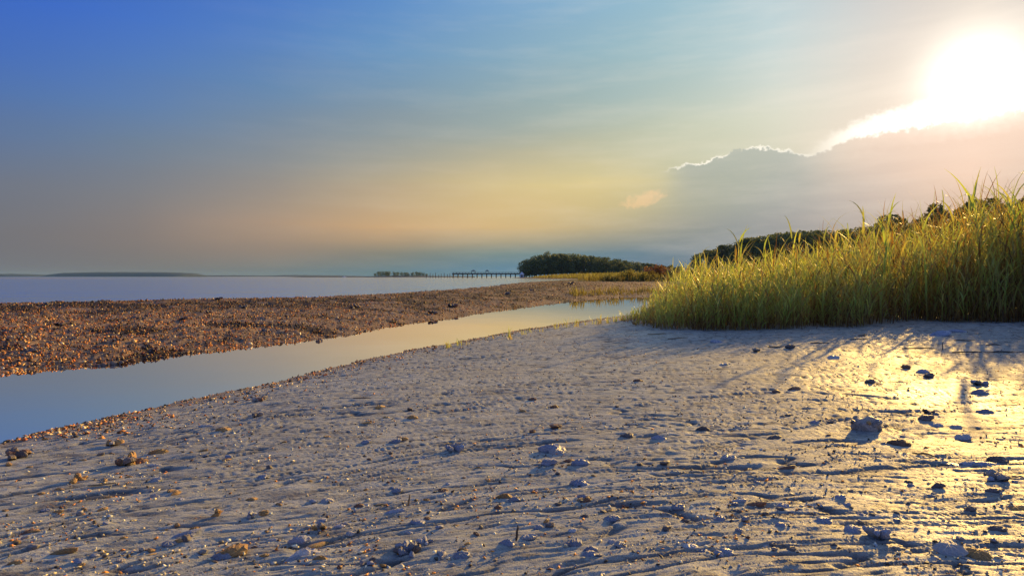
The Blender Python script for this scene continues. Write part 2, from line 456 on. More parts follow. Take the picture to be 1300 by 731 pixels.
def water_mat(name, rip, murk):
    m, t, p = new_mat(name); t.n.remove(p); out = t.n['Material Output']
    pos = t.node('ShaderNodeTexCoord').outputs['Object']
    if rip:
        mp = t.node('ShaderNodeMapping'); mp.inputs['Scale'].default_value = (.5, 1.0, 1); t.l.new(pos, mp.inputs[0])
        h = t.math('ADD', t.noise(mp.outputs[0], 1.6, 6, .62), t.math('MULTIPLY', t.noise(mp.outputs[0], .16, 4, .6), 7.0))
        n = bump(t, h, 1.0, .13)
    else:
        n = bump(t, t.noise(pos, 1.3, 2, .5), .12, .01)
    gl = t.node('ShaderNodeBsdfGlossy'); gl.inputs['Color'].default_value = (.97, .97, .97, 1); gl.inputs['Roughness'].default_value = .10 if rip else .0; t.l.new(n, gl.inputs['Normal'])
    df = t.node('ShaderNodeBsdfDiffuse'); t.set(df.inputs[0], murk)
    tr = t.node('ShaderNodeBsdfTransparent'); t.set(tr.inputs[0], (.55, .62, .58))
    mx = t.node('ShaderNodeMixShader'); mx.inputs[0].default_value = .95 if rip else .45
    t.l.new(tr.outputs[0], mx.inputs[1]); t.l.new(df.outputs[0], mx.inputs[2])
    fr = t.node('ShaderNodeFresnel'); fr.inputs[0].default_value = 1.33 if rip else 1.5; t.l.new(n, fr.inputs['Normal'])
    m2 = t.node('ShaderNodeMixShader'); t.l.new(t.math('MULTIPLY', fr.outputs[0], 1.35 if rip else 1.95, clamp=True), m2.inputs[0]); t.l.new(mx.outputs[0], m2.inputs[1]); t.l.new(gl.outputs[0], m2.inputs[2])
    t.l.new(m2.outputs[0], out.inputs[0])
    return m


def tint_mat(name, rough=.6, bump_s=120, spec=.4):
    """colour from the vertex attribute 'tint', with grain"""
    m, t, p = new_mat(name)
    pos = t.node('ShaderNodeTexCoord').outputs['Object']
    a = t.mix(1.0, attr(t, 'tint', 'Color'), (1.85, 1.85, 1.4), 'MULTIPLY')
    t.set(p.inputs['Base Color'], t.mix(t.mapr(t.noise(pos, bump_s, 3, .6), .3, .7, 0, .6), a, (.06, .05, .04), 'MIX'))
    p.inputs['Roughness'].default_value = rough; p.inputs['Specular IOR Level'].default_value = spec
    return m


def shell_mat(name, cols, rough=.5, scale=30, band=0.0):
    m, t, p = new_mat(name)
    tcn = t.node('ShaderNodeTexCoord'); pos = tcn.outputs['Object']
    oi = t.node('ShaderNodeObjectInfo')
    off = t.vmath('ADD', pos, t.comb(t.math('MULTIPLY', oi.outputs['Random'], 37.0), t.math('MULTIPLY', oi.outputs['Random'], 11.0), 0.0))
    n = t.noise(off, scale, 5, .65, .4)
    c = t.ramp(n, [(.28, cols[0]), (.47, cols[1]), (.70, cols[2])])
    if band:
        wv = t.node('ShaderNodeTexWave'); wv.wave_type = 'RINGS'; t.l.new(off, wv.inputs[0]); wv.inputs['Scale'].default_value = band
        wv.inputs['Distortion'].default_value = 5; wv.inputs['Detail'].default_value = 3; wv.inputs['Detail Scale'].default_value = 2
        c = t.mix(t.mapr(wv.outputs['Fac'], .2, .8, 0, .45), c, cols[0])
        hh = t.math('ADD', wv.outputs['Fac'], n)
    else: hh = n
    hsv = t.node('ShaderNodeHueSaturation'); t.l.new(c, hsv.inputs['Color'])
    t.set(hsv.inputs['Value'], t.mapr(oi.outputs['Random'], 0, 1, .75, 1.2)); c = hsv.outputs[0]
    t.set(p.inputs['Base Color'], c); p.inputs['Roughness'].default_value = rough
    b = bump(t, hh, .6, .004); b = bump(t, t.noise(off, 220, 3, .6), .4, .0015, b); t.l.new(b, p.inputs['Normal'])
    return m


def leaf_mat(name, stops, trans=.45, rough=.5, mottled=True, attrname='tone'):
    m, t, p = new_mat(name); t.n.remove(p); out = t.n['Material Output']
    oi = t.node('ShaderNodeObjectInfo')
    a = t.math('ADD', attr(t, attrname), t.mapr(oi.outputs['Random'], 0, 1, -.07, .07))
    c = t.ramp(a, stops)
    pr = t.node('ShaderNodeBsdfPrincipled'); t.l.new(c, pr.inputs['Base Color']); pr.inputs['Roughness'].default_value = rough
    pr.inputs['Specular IOR Level'].default_value = .35
    tl = t.node('ShaderNodeBsdfTranslucent')
    t.l.new(t.mix(1.0, c, (1.25, 1.15, .55), 'MULTIPLY'), tl.inputs[0])
    mx = t.node('ShaderNodeMixShader'); mx.inputs[0].default_value = trans
    t.l.new(pr.outputs[0], mx.inputs[1]); t.l.new(tl.outputs[0], mx.inputs[2]); t.l.new(mx.outputs[0], out.inputs[0])
    return m


def plain_mat(name, c1, c2, scale=20, rough=.8):
    m, t, p = new_mat(name); pos = t.node('ShaderNodeTexCoord').outputs['Object']
    t.set(p.inputs['Base Color'], t.mix(t.mapr(t.noise(pos, scale, 4, .6), .3, .7), c1, c2)); p.inputs['Roughness'].default_value = rough
    t.l.new(bump(t, t.noise(pos, scale * 3, 4, .6), .4, .01), p.inputs['Normal'])
    return m


M = {}
M['ground'] = ground_mat()
M['creek'] = water_mat('still creek water', False, (.60, .56, .46))
M['bay'] = water_mat('rippled bay water', True, (.38, .60, .60))
M['chips'] = tint_mat('shell and stone chips', .6, 90)
M['oyster'] = shell_mat('weathered oyster shell', [(.24, .20, .17), (.60, .55, .47), (.84, .79, .70)], .5, 26, 22)
M['orange'] = shell_mat('sunlit orange shell', [(.36, .15, .04), (.76, .42, .12), (.90, .68, .32)], .5, 34, 26)  # orange of the low sun on the shells, put into their colour
M['slate'] = shell_mat('blue grey shell', [(.18, .20, .25), (.44, .48, .56), (.74, .77, .82)], .4, 28, 20)
M['white'] = shell_mat('bleached shell', [(.48, .46, .44), (.72, .70, .66), (.86, .84, .80)], .4, 22, 30)
M['dark'] = shell_mat('dark muddy stone', [(.05, .042, .038), (.15, .12, .10), (.32, .27, .23)], .55, 24)
M['brown'] = shell_mat('rusty brown stone', [(.08, .035, .02), (.24, .11, .055), (.45, .26, .13)], .55, 24)
M['inner'] = shell_mat('shell inside', [(.40, .38, .42), (.66, .63, .62), (.80, .77, .72)], .3, 15)
M['twig'] = plain_mat('wet dark twig', (.03, .024, .02), (.12, .09, .07), 60)
M['straw'] = plain_mat('dead reed stem', (.22, .15, .07), (.42, .31, .16), 60)
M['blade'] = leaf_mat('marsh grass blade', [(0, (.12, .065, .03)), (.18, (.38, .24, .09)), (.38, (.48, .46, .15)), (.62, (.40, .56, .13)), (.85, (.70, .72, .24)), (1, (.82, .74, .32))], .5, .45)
M['far_blade'] = leaf_mat('far marsh grass', [(0, (.10, .06, .025)), (.4, (.24, .22, .06)), (1, (.42, .46, .12))], .4, .6)
M['leaves'] = leaf_mat('broad tree foliage', [(0, (.045, .07, .035)), (.5, (.13, .18, .08)), (1, (.26, .28, .11))], .30, .6)
M['rust_leaves'] = leaf_mat('red brown bush foliage', [(0, (.07, .03, .012)), (.5, (.20, .09, .03)), (1, (.34, .17, .05))], .3, .6)
M['bark'] = plain_mat('bark', (.035, .028, .022), (.12, .095, .075), 8)
M['timber'] = plain_mat('weathered pier timber', (.02, .018, .018), (.05, .045, .04), 3)
M['roofing'] = plain_mat('grey shingle roof', (.06, .06, .065), (.13, .13, .13), 4)
M['whitewall'] = plain_mat('white painted boards', (.70, .70, .70), (.82, .82, .80), 4)
M['island'] = plain_mat('far shore', (.018, .032, .045), (.03, .048, .06), .05)  # blue of the distant haze mixed into the base colour
M['sandbar'] = plain_mat('pale sandbar', (.34, .26, .20), (.45, .36, .28), .3)

# ------------------------------------------------------------------ ground sheet
def build_ground():
    apex = (0.0, -1.6)
    fine = np.linspace(R(-50), R(50), 1010)
    coarse = np.linspace(R(50), R(310), 70)[1:-1]
    th = np.concatenate([fine, coarse])                     # azimuth from +Y, clockwise
    n_th = len(th)
    t = np.linspace(0, 1, 640)
    # radial spacing grows as r^1.8 between 1.1 m and 90 m from the eye
    k = .8; a, b = 1.1 ** -k, 90 ** -k
    r = 1.6 + (a + (b - a) * t) ** (-1 / k)
    r = np.concatenate([[.25, .8, 1.4, 1.9, 2.2, 2.45, 2.6], r, np.geomspace(92, 700, 90), np.geomspace(760, 9000, 24)])
    Rg, Th = np.meshgrid(r, th, indexing='ij')
    x = (apex[0] + Rg * np.sin(Th)).ravel(); y = (apex[1] + Rg * np.cos(Th)).ravel()
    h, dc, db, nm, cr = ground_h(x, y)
    dmin = np.minimum(dc, db)
    rub = np.clip((1 - nm) * 1.0 + (1 - sstep(.0, .55 + .4 * perlin(x * 1.3, y * 1.3, 9), dc)) * .75, 0, 1) * sstep(-.2, .02, dmin)
    marsh = sstep(75, 100, y + 6 * perlin(x * .08, y * .08, 2)) * sstep(2, 8, db)
    bed = 1 - sstep(-.12, .02, dmin)
    n_r = len(r)
    idx = np.arange(n_r * n_th).reshape(n_r, n_th)
    nx = np.roll(idx, -1, axis=1)
    f = np.stack([idx[:-1], nx[:-1], nx[1:], idx[1:]], -1).reshape(-1, 4)[:, ::-1]
    v = np.stack([x, y, h], 1)
    # close the middle
    c = len(v); v = np.vstack([v, [[apex[0], apex[1], h[0]]]])
    tri = np.stack([np.full(n_th, c), nx[0], idx[0], idx[0]], -1)
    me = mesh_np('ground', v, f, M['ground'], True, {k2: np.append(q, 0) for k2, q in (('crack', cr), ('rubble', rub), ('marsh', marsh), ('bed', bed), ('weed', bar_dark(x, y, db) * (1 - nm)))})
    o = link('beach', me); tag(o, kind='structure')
    return o


build_ground()


def water_sheet(name, which, mat):
    """level sheet over the cells of a polar grid that belong to one water body"""
    th = np.radians(np.concatenate([np.linspace(-56, 56, 225), np.linspace(60, 300, 61)])); n_th = len(th)
    r = np.concatenate([[.4, 1.0, 1.6], 1.6 + np.geomspace(.8, 90, 190), np.geomspace(95, 9200, 110)])
    Rg, Th = np.meshgrid(r, th, indexing='ij'); x = (Rg * np.sin(Th)).ravel(); y = (-1.6 + Rg * np.cos(Th)).ravel()
    dc = poly_sd(x, y, CREEK); db = poly_sd(x, y, BAY)
    ok = (dc < .75) & (dc < db) if which == 'creek' else (db < 2.2) & (db < dc)
    idx = np.arange(len(x)).reshape(len(r), n_th); nx = np.roll(idx, -1, axis=1)
    f = np.stack([idx[:-1], nx[:-1], nx[1:], idx[1:]], -1).reshape(-1, 4)[:, ::-1]
    f = f[ok[f].all(1)]
    used = np.unique(f); re_ = np.full(len(x), -1); re_[used] = np.arange(len(used))
    v = np.column_stack([x, y, np.zeros(len(x))])[used]
    return tag(link(name, mesh_np(name, v, re_[f], mat)), kind='structure')


water_sheet('creek_water', 'creek', M['creek'])
water_sheet('bay_water', 'bay', M['bay'])
# ------------------------------------------------------------------ far shores, islands, sandbars
def ridge_mesh(name, P0, P1, prof, depth, mat, step=None, jag=.0, seed=0):
    """a wooded or bare strip of land from P0 to P1, profile = [(t, height)], with real depth"""
    P0 = np.array(P0, float); P1 = np.array(P1, float); L = np.hypot(*(P1 - P0)); n = int(L / (step or L / 160)) + 1
    t = np.linspace(0, 1, n); d = (P1 - P0) / L; nrm = np.array([-d[1], d[0]]);
    if nrm[1] < 0: nrm = -nrm
    hs = np.interp(t, [p[0] for p in prof], [p[1] for p in prof])
    rows = []
    m = 9
    for j in range(m):
        s = j / (m - 1); arch = math.sin(math.pi * s) ** .45 if 0 < s < 1 else 0
        x = P0[0] + d[0] * L * t + nrm[0] * depth * s; y = P0[1] + d[1] * L * t + nrm[1] * depth * s
        jj = 1 + jag * (fbm(t * L / 22 + seed, np.full(n, s * 7.0), 4, seed)) if jag else 1
        rows.append(np.stack([x, y, -0.3 + (hs * jj + .3) * arch], 1))
    v = np.concatenate(rows); idx = np.arange(m * n).reshape(m, n)
    f = np.stack([idx[:-1, :-1], idx[:-1, 1:], idx[1:, 1:], idx[1:, :-1]], -1).reshape(-1, 4)
    return mesh_np(name, v, f, mat, False)


def at(u, Y): return ((u - 650) / FPX * Y, Y)


def hgt(v, Y): return H + (HZ - v) / FPX * Y


o = link('far_wooded_island', ridge_mesh('far_wooded_island', at(50, 3000), at(230, 3000), [(0, 2), (.02, 15), (.08, 20), (.3, 23), (.8, 22), (.95, 18), (.985, 11), (1, 3)], 300, M['island'], 7, .10, 2)); tag(o, kind='structure')
o = link('far_shore', ridge_mesh('far_shore', at(-90, 3300), at(42, 3300), [(0, 16), (.6, 15), (.85, 11), (.93, 7), (1, 2)], 300, M['island'], 7, .18, 5)); tag(o, kind='structure')
o = link('low_coast', ridge_mesh('low_coast', at(215, 3300), at(452, 3100), [(0, 5), (.2, 7), (.5, 5), (.58, 8), (.8, 6), (1, 2)], 300, M['island'], 8, .3, 9)); tag(o, kind='structure')
o = link('pale_sandbar', ridge_mesh('pale_sandbar', at(-60, 300), at(128, 285), [(0, .12), (.5, .16), (.9, .1), (1, 0)], 14, M['sandbar'], 2, .2, 12)); tag(o, kind='structure')
o = link('mudflat', ridge_mesh('mudflat', at(362, 800), at(600, 800), [(0, .3), (.1, 1.0), (.5, 1.3), (.8, 1.7), (1, .9)], 60, M['island'], 4, .3, 14)); tag(o, kind='structure')
o = link('wooded_islet', ridge_mesh('wooded_islet', at(468, 812), at(552, 812), [(0, .6), (.1, 1.8), (.8, 2), (1, .5)], 50, M['island'], 3, .2, 17)); tag(o, kind='structure')


# ------------------------------------------------------------------ trees
def leaf_cloud(clumps, n, size, flat=.6, seed=0):
    """leaf faces through the volume of the clumps; returns verts, quads, tone"""
    r = np.random.default_rng(seed)
    C = np.array([c[:3] for c in clumps]); Rr = np.array([c[3] for c in clumps])
    k = r.choice(len(C), n, p=Rr ** 2 / (Rr ** 2).sum())
    d = r.normal(size=(n, 3)); d /= np.linalg.norm(d, axis=1)[:, None]
    rad = Rr[k] * (r.uniform(.35, 1.08, n) ** .6)
    p = C[k] + d * rad[:, None] * np.array([1, 1, flat])
    a = r.normal(size=(n, 3)); a /= np.linalg.norm(a, axis=1)[:, None]
    b = np.cross(a, r.normal(size=(n, 3))); b /= np.linalg.norm(b, axis=1)[:, None]
    s = size * r.uniform(.6, 1.4, n)[:, None]
    v = np.stack([p - a * s, p - b * s * .55, p + a * s, p + b * s * .55], 1).reshape(-1, 3)
    f = np.arange(4 * n).reshape(n, 4)
    ct = r.uniform(.2, .8, len(C))[k] + r.uniform(-.2, .2, n)
    return v, f, np.repeat(ct, 4)


def tree_proto(kind, seed, n_leaf, leaf):
    """unit tree 10 m high: trunk with limbs, crown of leaf clumps"""
    r = random.Random(seed); mb = MB(); clumps = []
    Hh = 10.0
    lean = r.uniform(-.6, .6)
    if kind == 'pine':
        top = Vector((lean, r.uniform(-.4, .4), 9.2)); mb.tube([(0, 0, -.3), (lean * .3, 0, 3.5), top * .75, top], [.22, .17, .12, .05], 7)
        for i in range(15):
            z = r.uniform(5.4, 9.6); a = r.uniform(0, 6.28); rr = r.uniform(.5, 2.3) * (1.15 - abs(z - 7.4) / 4.2)
            s = top * (z * .93 / 9.2); e = Vector((s.x + rr * math.cos(a), s.y + rr * math.sin(a), z + .3))
            mb.tube([s - Vector((0, 0, .5)), (s + e) / 2, e], [.08, .055, .03], 5); clumps.append((e.x, e.y, e.z, r.uniform(.55, 1.0)))
        clumps.append((top.x, top.y, 9.5, .8))
    else:
        base = 1.2
        mb.tube([(0, 0, -.3), (lean * .2, 0, 2.0), (lean * .5, .1, 4.5), (lean, 0, 7.5)], [.30, .24, .17, .06], 7)
        for i in range(26):
            z = r.uniform(base, 9.0); a = r.uniform(0, 6.28)
            mr = 3.1 * math.sin(math.pi * min(1, max(.08, (z - .1) / 9.9)) ** .8) ** .6; rr = mr * r.uniform(.45, 1)
            e = Vector((rr * math.cos(a) + lean * z / 10, rr * math.sin(a), z))
            s = Vector((lean * z / 14, 0, max(1, z * .62)))
            mb.tube([s, (s + e) / 2 + Vector((0, 0, .15)), e], [.10, .06, .03], 5); clumps.append((e.x, e.y, e.z, r.uniform(.7, 1.35)))
        clumps.append((lean, 0, 9.0, 1.0)); clumps.append((lean * .5, 0, 6.0, 2.0)); clumps.append((0, 0, 3.6, 2.0))
    v, f, tone = leaf_cloud(clumps, n_leaf, leaf, .62 if kind == 'pine' else .8, seed)
    cm = mesh_np('crown', v, f, M['leaves'], False, {'tone': tone})
    return mb.mesh('trunk', M['bark'], True), cm


FAR = [tree_proto('oak', 100 + i, 1500, .26) for i in range(5)] + [tree_proto('pine', 120 + i, 1100, .24) for i in range(3)]
MID = [tree_proto('oak', 200 + i, 9000, .20) for i in range(4)] + [tree_proto('pine', 220 + i, 5200, .19) for i in range(2)]


def plant_tree(name, protos, k, x, y, z, h, wid, label, cat, group, rz=None):
    t = empty(name, (x, y, z), random.uniform(0, 6.28) if rz is None else rz, label, cat, group)
    s = h / 10.0; tm, cm = protos[k]
    link('trunk', tm, t, scale=(s, s, s)); link('crown', cm, t, scale=(s * wid, s * wid, s))
    return t


def shore_z(x, y):
    return float(base_height(np.array([x]), np.array([y]))[0][0])


def interp(tab, u):
    return float(np.interp(u, [p[0] for p in tab], [p[1] for p in tab]))


rt = random.Random(5)
head = [(660, 344), (664, 330), (672, 325), (690, 322), (712, 321), (722, 321), (760, 325), (790, 329), (815, 332), (835, 335), (870, 338)]
for row, (dY, n) in enumerate(((0, 34), (14, 30), (28, 20))):
    for i in range(n):
        u = 664 + (868 - 664) * (i + rt.uniform(-.3, .3) + (.5 if row else 0)) / n
        if row == 2 and u < 672: continue
        u = max(u, 665 + row * 3)
        Y = 412 + (u - 660) * .42 + dY + rt.uniform(-3, 3)
        v = interp(head, u) + rt.uniform(0, 2.2) + (3.5 if row == 0 and rt.random() < .6 else 0)
        x, y = at(u, Y); z = shore_z(x, y); h = hgt(v, Y) - z
        edge_ = (u > 815)
        k = rt.choice((5, 6, 7)) if edge_ or rt.random() < .15 else rt.randrange(5)
        sec = ('at its left tip', 'left of its middle', 'in its middle', 'right of its middle', 'at its low right end')[min(4, int((u - 660) / 42))]; rw = ('front', 'second', 'back')[row]
        lab = 'loose crowned pine in the thinning end of the headland wood' if edge_ and k > 4 else (f'tall pine inside the distant headland wood, {sec}, {rw} row' if k > 4 else f'dark leafy tree of the distant headland wood, {sec}, {rw} row')
        plant_tree('pine_tree' if k > 4 else 'broadleaf_tree', FAR, k, x, y, z, h * (1.03 if k < 5 else 1.0), 1.25, lab, 'tree', {'l': 'loose pines at the end of the headland wood', 't': f'pines inside the headland wood {sec} {rw} row', 'd': f'leafy trees of the headland wood {sec} {rw} row'}[lab[0]])
x, y = at(696, 432); z = shore_z(x, y)
plant_tree('broadleaf_tree', FAR, 2, x, y, z, hgt(317.5, 432) - z, .8, 'round topped tree rising highest above the headland wood', 'tree', None)

wood = [(878, 328), (884, 322), (892, 318), (905, 316), (920, 309), (940, 303), (960, 298), (985, 294), (1010, 291), (1040, 291), (1070, 289), (1100, 286), (1130, 284), (1165, 280)]
for row, (dY, n) in enumerate(((0, 26), (12, 24), (24, 18))):
    for i in range(n):
        u = 884 + (1165 - 884) * (i + rt.uniform(-.3, .3) + row * .3) / n
        Y = 330 - (u - 880) * .42 + dY + rt.uniform(-3, 3)
        v = interp(wood, u) + rt.uniform(0, 2.5) + (6 if row == 0 and rt.random() < .6 else 0)
        x, y = at(u, Y); z = shore_z(x, y); h = hgt(v, Y) - z
        k = rt.choice((5, 6, 7)) if (u < 925 and rt.random() < .6) or rt.random() < .25 else rt.randrange(5)
        sec = ('at its left end', 'left of its middle', 'in its middle', 'right of its middle', 'partly hidden')[min(4, int((u - 880) / 57))]; rw = ('front', 'second', 'back')[row]
        lab = 'feathery pine at the open left end of the wood behind the tall grass' if u < 925 and k > 4 else (f'high crowned pine of the wood behind the grass, {sec}, {rw} row' if k > 4 else f'dense dark tree of the wood behind the grass, {sec}, {rw} row')
        plant_tree('pine_tree' if k > 4 else 'broadleaf_tree', FAR, k, x, y, z, h, 1.2, lab, 'tree', {'f': 'open pines at the end of the near wood', 'h': f'pines of the near wood {sec} {rw} row', 'd': f'dense trees of the near wood {sec} {rw} row'}[lab[0]])
for u, v, Y, wd_, k, lab in ((1138, 270, 150, 1.0, 0, 'low dark tree just left of the rounded tree above the grass tops'), (1120, 280, 158, 1.0, 4, 'shorter dark tree peeping over the grass tops'),
                         (1160, 276, 150, .8, 1, 'narrow dark tree in the gap beside the rounded tree'), (1188, 256, 138, .9, 1, 'rounded tree standing alone above the grass tops'),
                         (1222, 262, 136, .9, 2, 'small tree joined to the left of the broad flat tree'), (1242, 251, 130, 1.15, 3, 'broad flat topped tree above the tall grass near the right edge'),
                         (1275, 256, 126, 1.0, 0, 'dark tree between the broad flat tree and the picture edge'), (1300, 249, 120, 1.1, 2, 'tree cut by the right edge behind the grass'), (1340, 244, 116, 1.1, 3, 'tree just outside the right edge of the view')):
    x, y = at(u, Y); z = shore_z(x, y)
    plant_tree('pine_tree' if k > 3 else 'broadleaf_tree', MID, k, x, y, z, hgt(v, Y) - z, wd_, lab, 'tree', None)
for i in range(15):
    u = 476 + 66 * (i + rt.uniform(-.3, .3)) / 14; Y = 826 + rt.uniform(-6, 12)
    v = interp([(474, 348), (480, 345), (488, 344.5), (510, 345.8), (520, 346), (531, 345), (540, 347), (546, 349)], u)
    x, y = at(u, Y); plant_tree('broadleaf_tree', FAR, rt.randrange(5), x, y, 1.0, (hgt(v, Y) - 1) * 1.1, 1.6, 'tiny dark tree on the small wooded islet beyond the bay', 'tree', 'trees of the small islet')


# ------------------------------------------------------------------ pier, huts, boat
def pier():
    Y = 432; x0, _ = at(574, Y); x1, _ = at(692, Y); zt = hgt(347.6, Y)
    root = empty('pier', (x0, Y, 0), 0, 'long dark timber pier on piles left of the headland', 'pier')
    mb = MB(); mb.box(((x1 - x0) / 2, 0, zt), (x1 - x0, 2.4, .8)); deck = mb.build('deck', M['timber'], root)
    for s in (-1.1, 1.1):
        mb = MB(); mb.box(((x1 - x0) / 2, s, zt + 1.0), (x1 - x0, .14, .22))
        rail = mb.build('railing', M['timber'], root)
        mb = MB()
        for i in range(int((x1 - x0) / 2.1)): mb.box((1 + i * 2.1, s, zt + .62), (.22, .12, .6))
        po = mb.build('railing_posts', M['timber'], root); po['kind'] = 'stuff'
    pm = MB(); pm.tube([(0, 0, -1.6), (0, 0, zt - .3)], .36, 7); pme = pm.mesh('pile', M['timber'])
    cm = MB(); cm.box((0, 0, zt - .62), (.3, 2.6, .4)); cme = cm.mesh('cross_beam', M['timber'])
    n = 20
    for i in range(n):
        xx = .8 + (x1 - x0 - 1.6) * i / (n - 1)
        for s in (-.95, .95): link('pile', pme, root, (xx, s, 0))
        link('cross_beam', cme, root, (xx, 0, 0))
    return zt


zt = pier()
for u, wd_, lab in ((601, 3.6, 'larger hip roofed shelter standing on the pier deck'), (618.5, 2.8, 'smaller peaked shelter on the pier nearer the headland')):
    x, _ = at(u, 432)
    t = empty('pier_shelter', (x, 432, zt + .4), 0, lab, 'shelter')
    for a in (-1, 1):
        for b in (-1, 1):
            mb = MB(); mb.box((a * wd_ * .36, b * .85, .7), (.16, .16, 1.4)); mb.build('post', M['timber'], t)
    mb = MB(); w2 = wd_ / 2; mb.add([(-w2, -1.4, 1.4), (w2, -1.4, 1.4), (w2, 1.4, 1.4), (-w2, 1.4, 1.4), (-w2 * .25, 0, 2.3), (w2 * .25, 0, 2.3)], [(0, 1, 5, 4), (1, 2, 5), (2, 3, 4, 5), (3, 0, 4), (3, 2, 1, 0)])
    mb.build('roof', M['roofing'], t)
for i, u in enumerate((541, 546, 549.5, 553, 557, 560, 564, 568, 571)):
    x, y = at(u, 440); mb = MB(); hh = (2.6, 3.4, 2.9, 3.6, 2.2, 3.0, 3.5, 2.7, 3.2)[i]
    mb.tube([(0, 0, -1.4), (.05, 0, 1), (.1 * (i % 3 - 1), 0, hh)], [.24, .22, .18], 7)
    tag(mb.build('mooring_pile', M['timber'], None, loc=(x, y, 0)), 'bare wooden pile standing in the water off the end of the pier', 'pile', 'bare piles off the pier end')
x, y = at(662.5, 408); z = shore_z(x, y)
t = empty('beach_hut', (x, y, z), 0, 'small white hut with pointed roof at the foot of the headland', 'hut')
mb = MB(); mb.box((0, 0, 1.0), (2.6, 2.6, 2.0)); mb.build('wall', M['whitewall'], t)
mb = MB(); mb.add([(-1.7, -1.7, 2.0), (1.7, -1.7, 2.0), (1.7, 1.7, 2.0), (-1.7, 1.7, 2.0), (0, 0, 3.9)], [(0, 1, 4), (1, 2, 4), (2, 3, 4), (3, 0, 4), (3, 2, 1, 0)]); mb.build('roof', M['whitewall'], t)
mb = MB(); mb.box((0, -1.32, .9), (.8, .06, 1.7)); mb.build('door', M['timber'], t)
# boat
x, y = at(437, 700)
t = empty('motor_boat', (x, y, -.12), R(12), 'small white boat lying off the dark mudflat', 'boat')
L_, W_ = 4.6, 1.7; sec = []
for i in range(9):
    s = i / 8; xx = -L_ / 2 + L_ * s; wv = W_ / 2 * (1 if s < .5 else math.cos((s - .5) * 3.0) ** .8); kz = .0 if s < .6 else (s - .6) * 1.0
    sec.append([(xx, -wv, .75 + .25 * s), (xx, -wv * .75, .25 + kz * .6), (xx, 0, kz), (xx, wv * .75, .25 + kz * .6), (xx, wv, .75 + .25 * s)])
mb = MB(); mb.add([p for q in sec for p in q], [(i * 5 + k, i * 5 + k + 1, (i + 1) * 5 + k + 1, (i + 1) * 5 + k) for i in range(8) for k in range(4)] + [(0, 1, 2, 3, 4)])
mb.add([(q[0][0], q[0][1] * .94, q[0][2] - .12) for q in sec] + [(q[4][0], q[4][1] * .94, q[4][2] - .12) for q in sec], [(i, i + 1, 10 + i, 9 + i) for i in range(8)])
mb.build('hull', M['whitewall'], t)
mb = MB(); mb.box((.1, 0, 1.25), (1.3, 1.1, 1.0)); cb = mb.build('cabin', M['whitewall'], t)
mb = MB(); mb.box((.77, 0, 1.45), (.04, .9, .4)); mb.build('windscreen', M['timber'], cb)
mb = MB(); mb.box((-2.35, 0, .8), (.3, .35, .9)); mb.build('outboard_motor', M['timber'], t)


# ------------------------------------------------------------------ grass
def blades(base, az, L, phi0, phi1, wid, tone0, tone1, seg=5, r=rng):
    """ribbons that leave the vertical by phi0 and bend by phi1 more along their length"""
    n = len(L); t = np.linspace(0, 1, seg + 1)
    ph = phi0[:, None] + phi1[:, None] * (t[None] ** 1.4)
    dl = L[:, None] / seg; mid = (ph[:, 1:] + ph[:, :-1]) / 2
    hx = np.concatenate([np.zeros((n, 1)), np.cumsum(np.sin(mid) * dl, 1)], 1); hz = np.concatenate([np.zeros((n, 1)), np.cumsum(np.cos(mid) * dl, 1)], 1)
    x = base[:, 0, None] + np.sin(az)[:, None] * hx; y = base[:, 1, None] + np.cos(az)[:, None] * hx; z = base[:, 2, None] + hz
    tw = az + r.normal(0, .5, n); wx = np.cos(tw); wy = -np.sin(tw)
    prof = wid[:, None] * np.clip(1.05 - t[None] ** 2.2, .04, 1) * np.clip(.55 + t[None] * 3, 0, 1) / 2
    a = np.stack([x - wx[:, None] * prof, y - wy[:, None] * prof, z], -1); b = np.stack([x + wx[:, None] * prof, y + wy[:, None] * prof, z], -1)
    v = np.stack([a, b], 2).reshape(n, -1, 3)
    i = np.arange(seg)[:, None] * 2 + np.array([0, 1, 3, 2])[None]
    f = (np.arange(n)[:, None, None] * (2 * (seg + 1)) + i[None]).reshape(-1, 4)
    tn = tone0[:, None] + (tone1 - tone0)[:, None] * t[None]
    return v.reshape(-1, 3), f, np.repeat(tn.reshape(n, -1), 2, axis=1).ravel()


def grass_plants(pos, hgt_, leaves=7, r=rng, seg=4, wid=.011, stem_w=.007, brown=.0):
    """stems with arching leaves; pos (n,3)"""
    n = len(hgt_); az = r.uniform(0, 2 * math.pi, n); lean = np.abs(r.normal(.06, .05, n)); bend = r.uniform(.02, .28, n)
    tn = np.clip(r.normal(.60, .22, n) - brown, .0, 1)
    V, F, T = [], [], []; off = 0
    def put(b):
        nonlocal off
        V.append(b[0]); F.append(b[1] + off); T.append(b[2]); off += len(b[0])
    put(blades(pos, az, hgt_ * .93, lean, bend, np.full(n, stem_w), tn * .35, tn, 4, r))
    for k in range(leaves):
        s = (.06 + .86 * (k + r.uniform(0, .8, n)) / leaves)
        ph = lean + bend * s * .6
        p = pos + np.stack([np.sin(az) * np.sin(ph) * s * hgt_ * .93, np.cos(az) * np.sin(ph) * s * hgt_ * .93, np.cos(ph) * s * hgt_ * .93], 1)
        la = az + k * 2.6 + r.normal(0, .6, n); LL = hgt_ * r.uniform(.26, .50, n) * (1.12 - .45 * s)
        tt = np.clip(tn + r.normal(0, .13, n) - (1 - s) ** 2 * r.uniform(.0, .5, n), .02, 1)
        put(blades(p, la, LL, r.uniform(.16, .5, n), r.uniform(.35, 1.9, n), wid * r.uniform(.7, 1.25, n) * (.6 + .4 * np.minimum(hgt_, 1.3)), tt * .85, np.clip(tt + r.normal(.05, .12, n), 0, 1), seg, r))
    return np.concatenate(V), np.concatenate(F), np.concatenate(T)


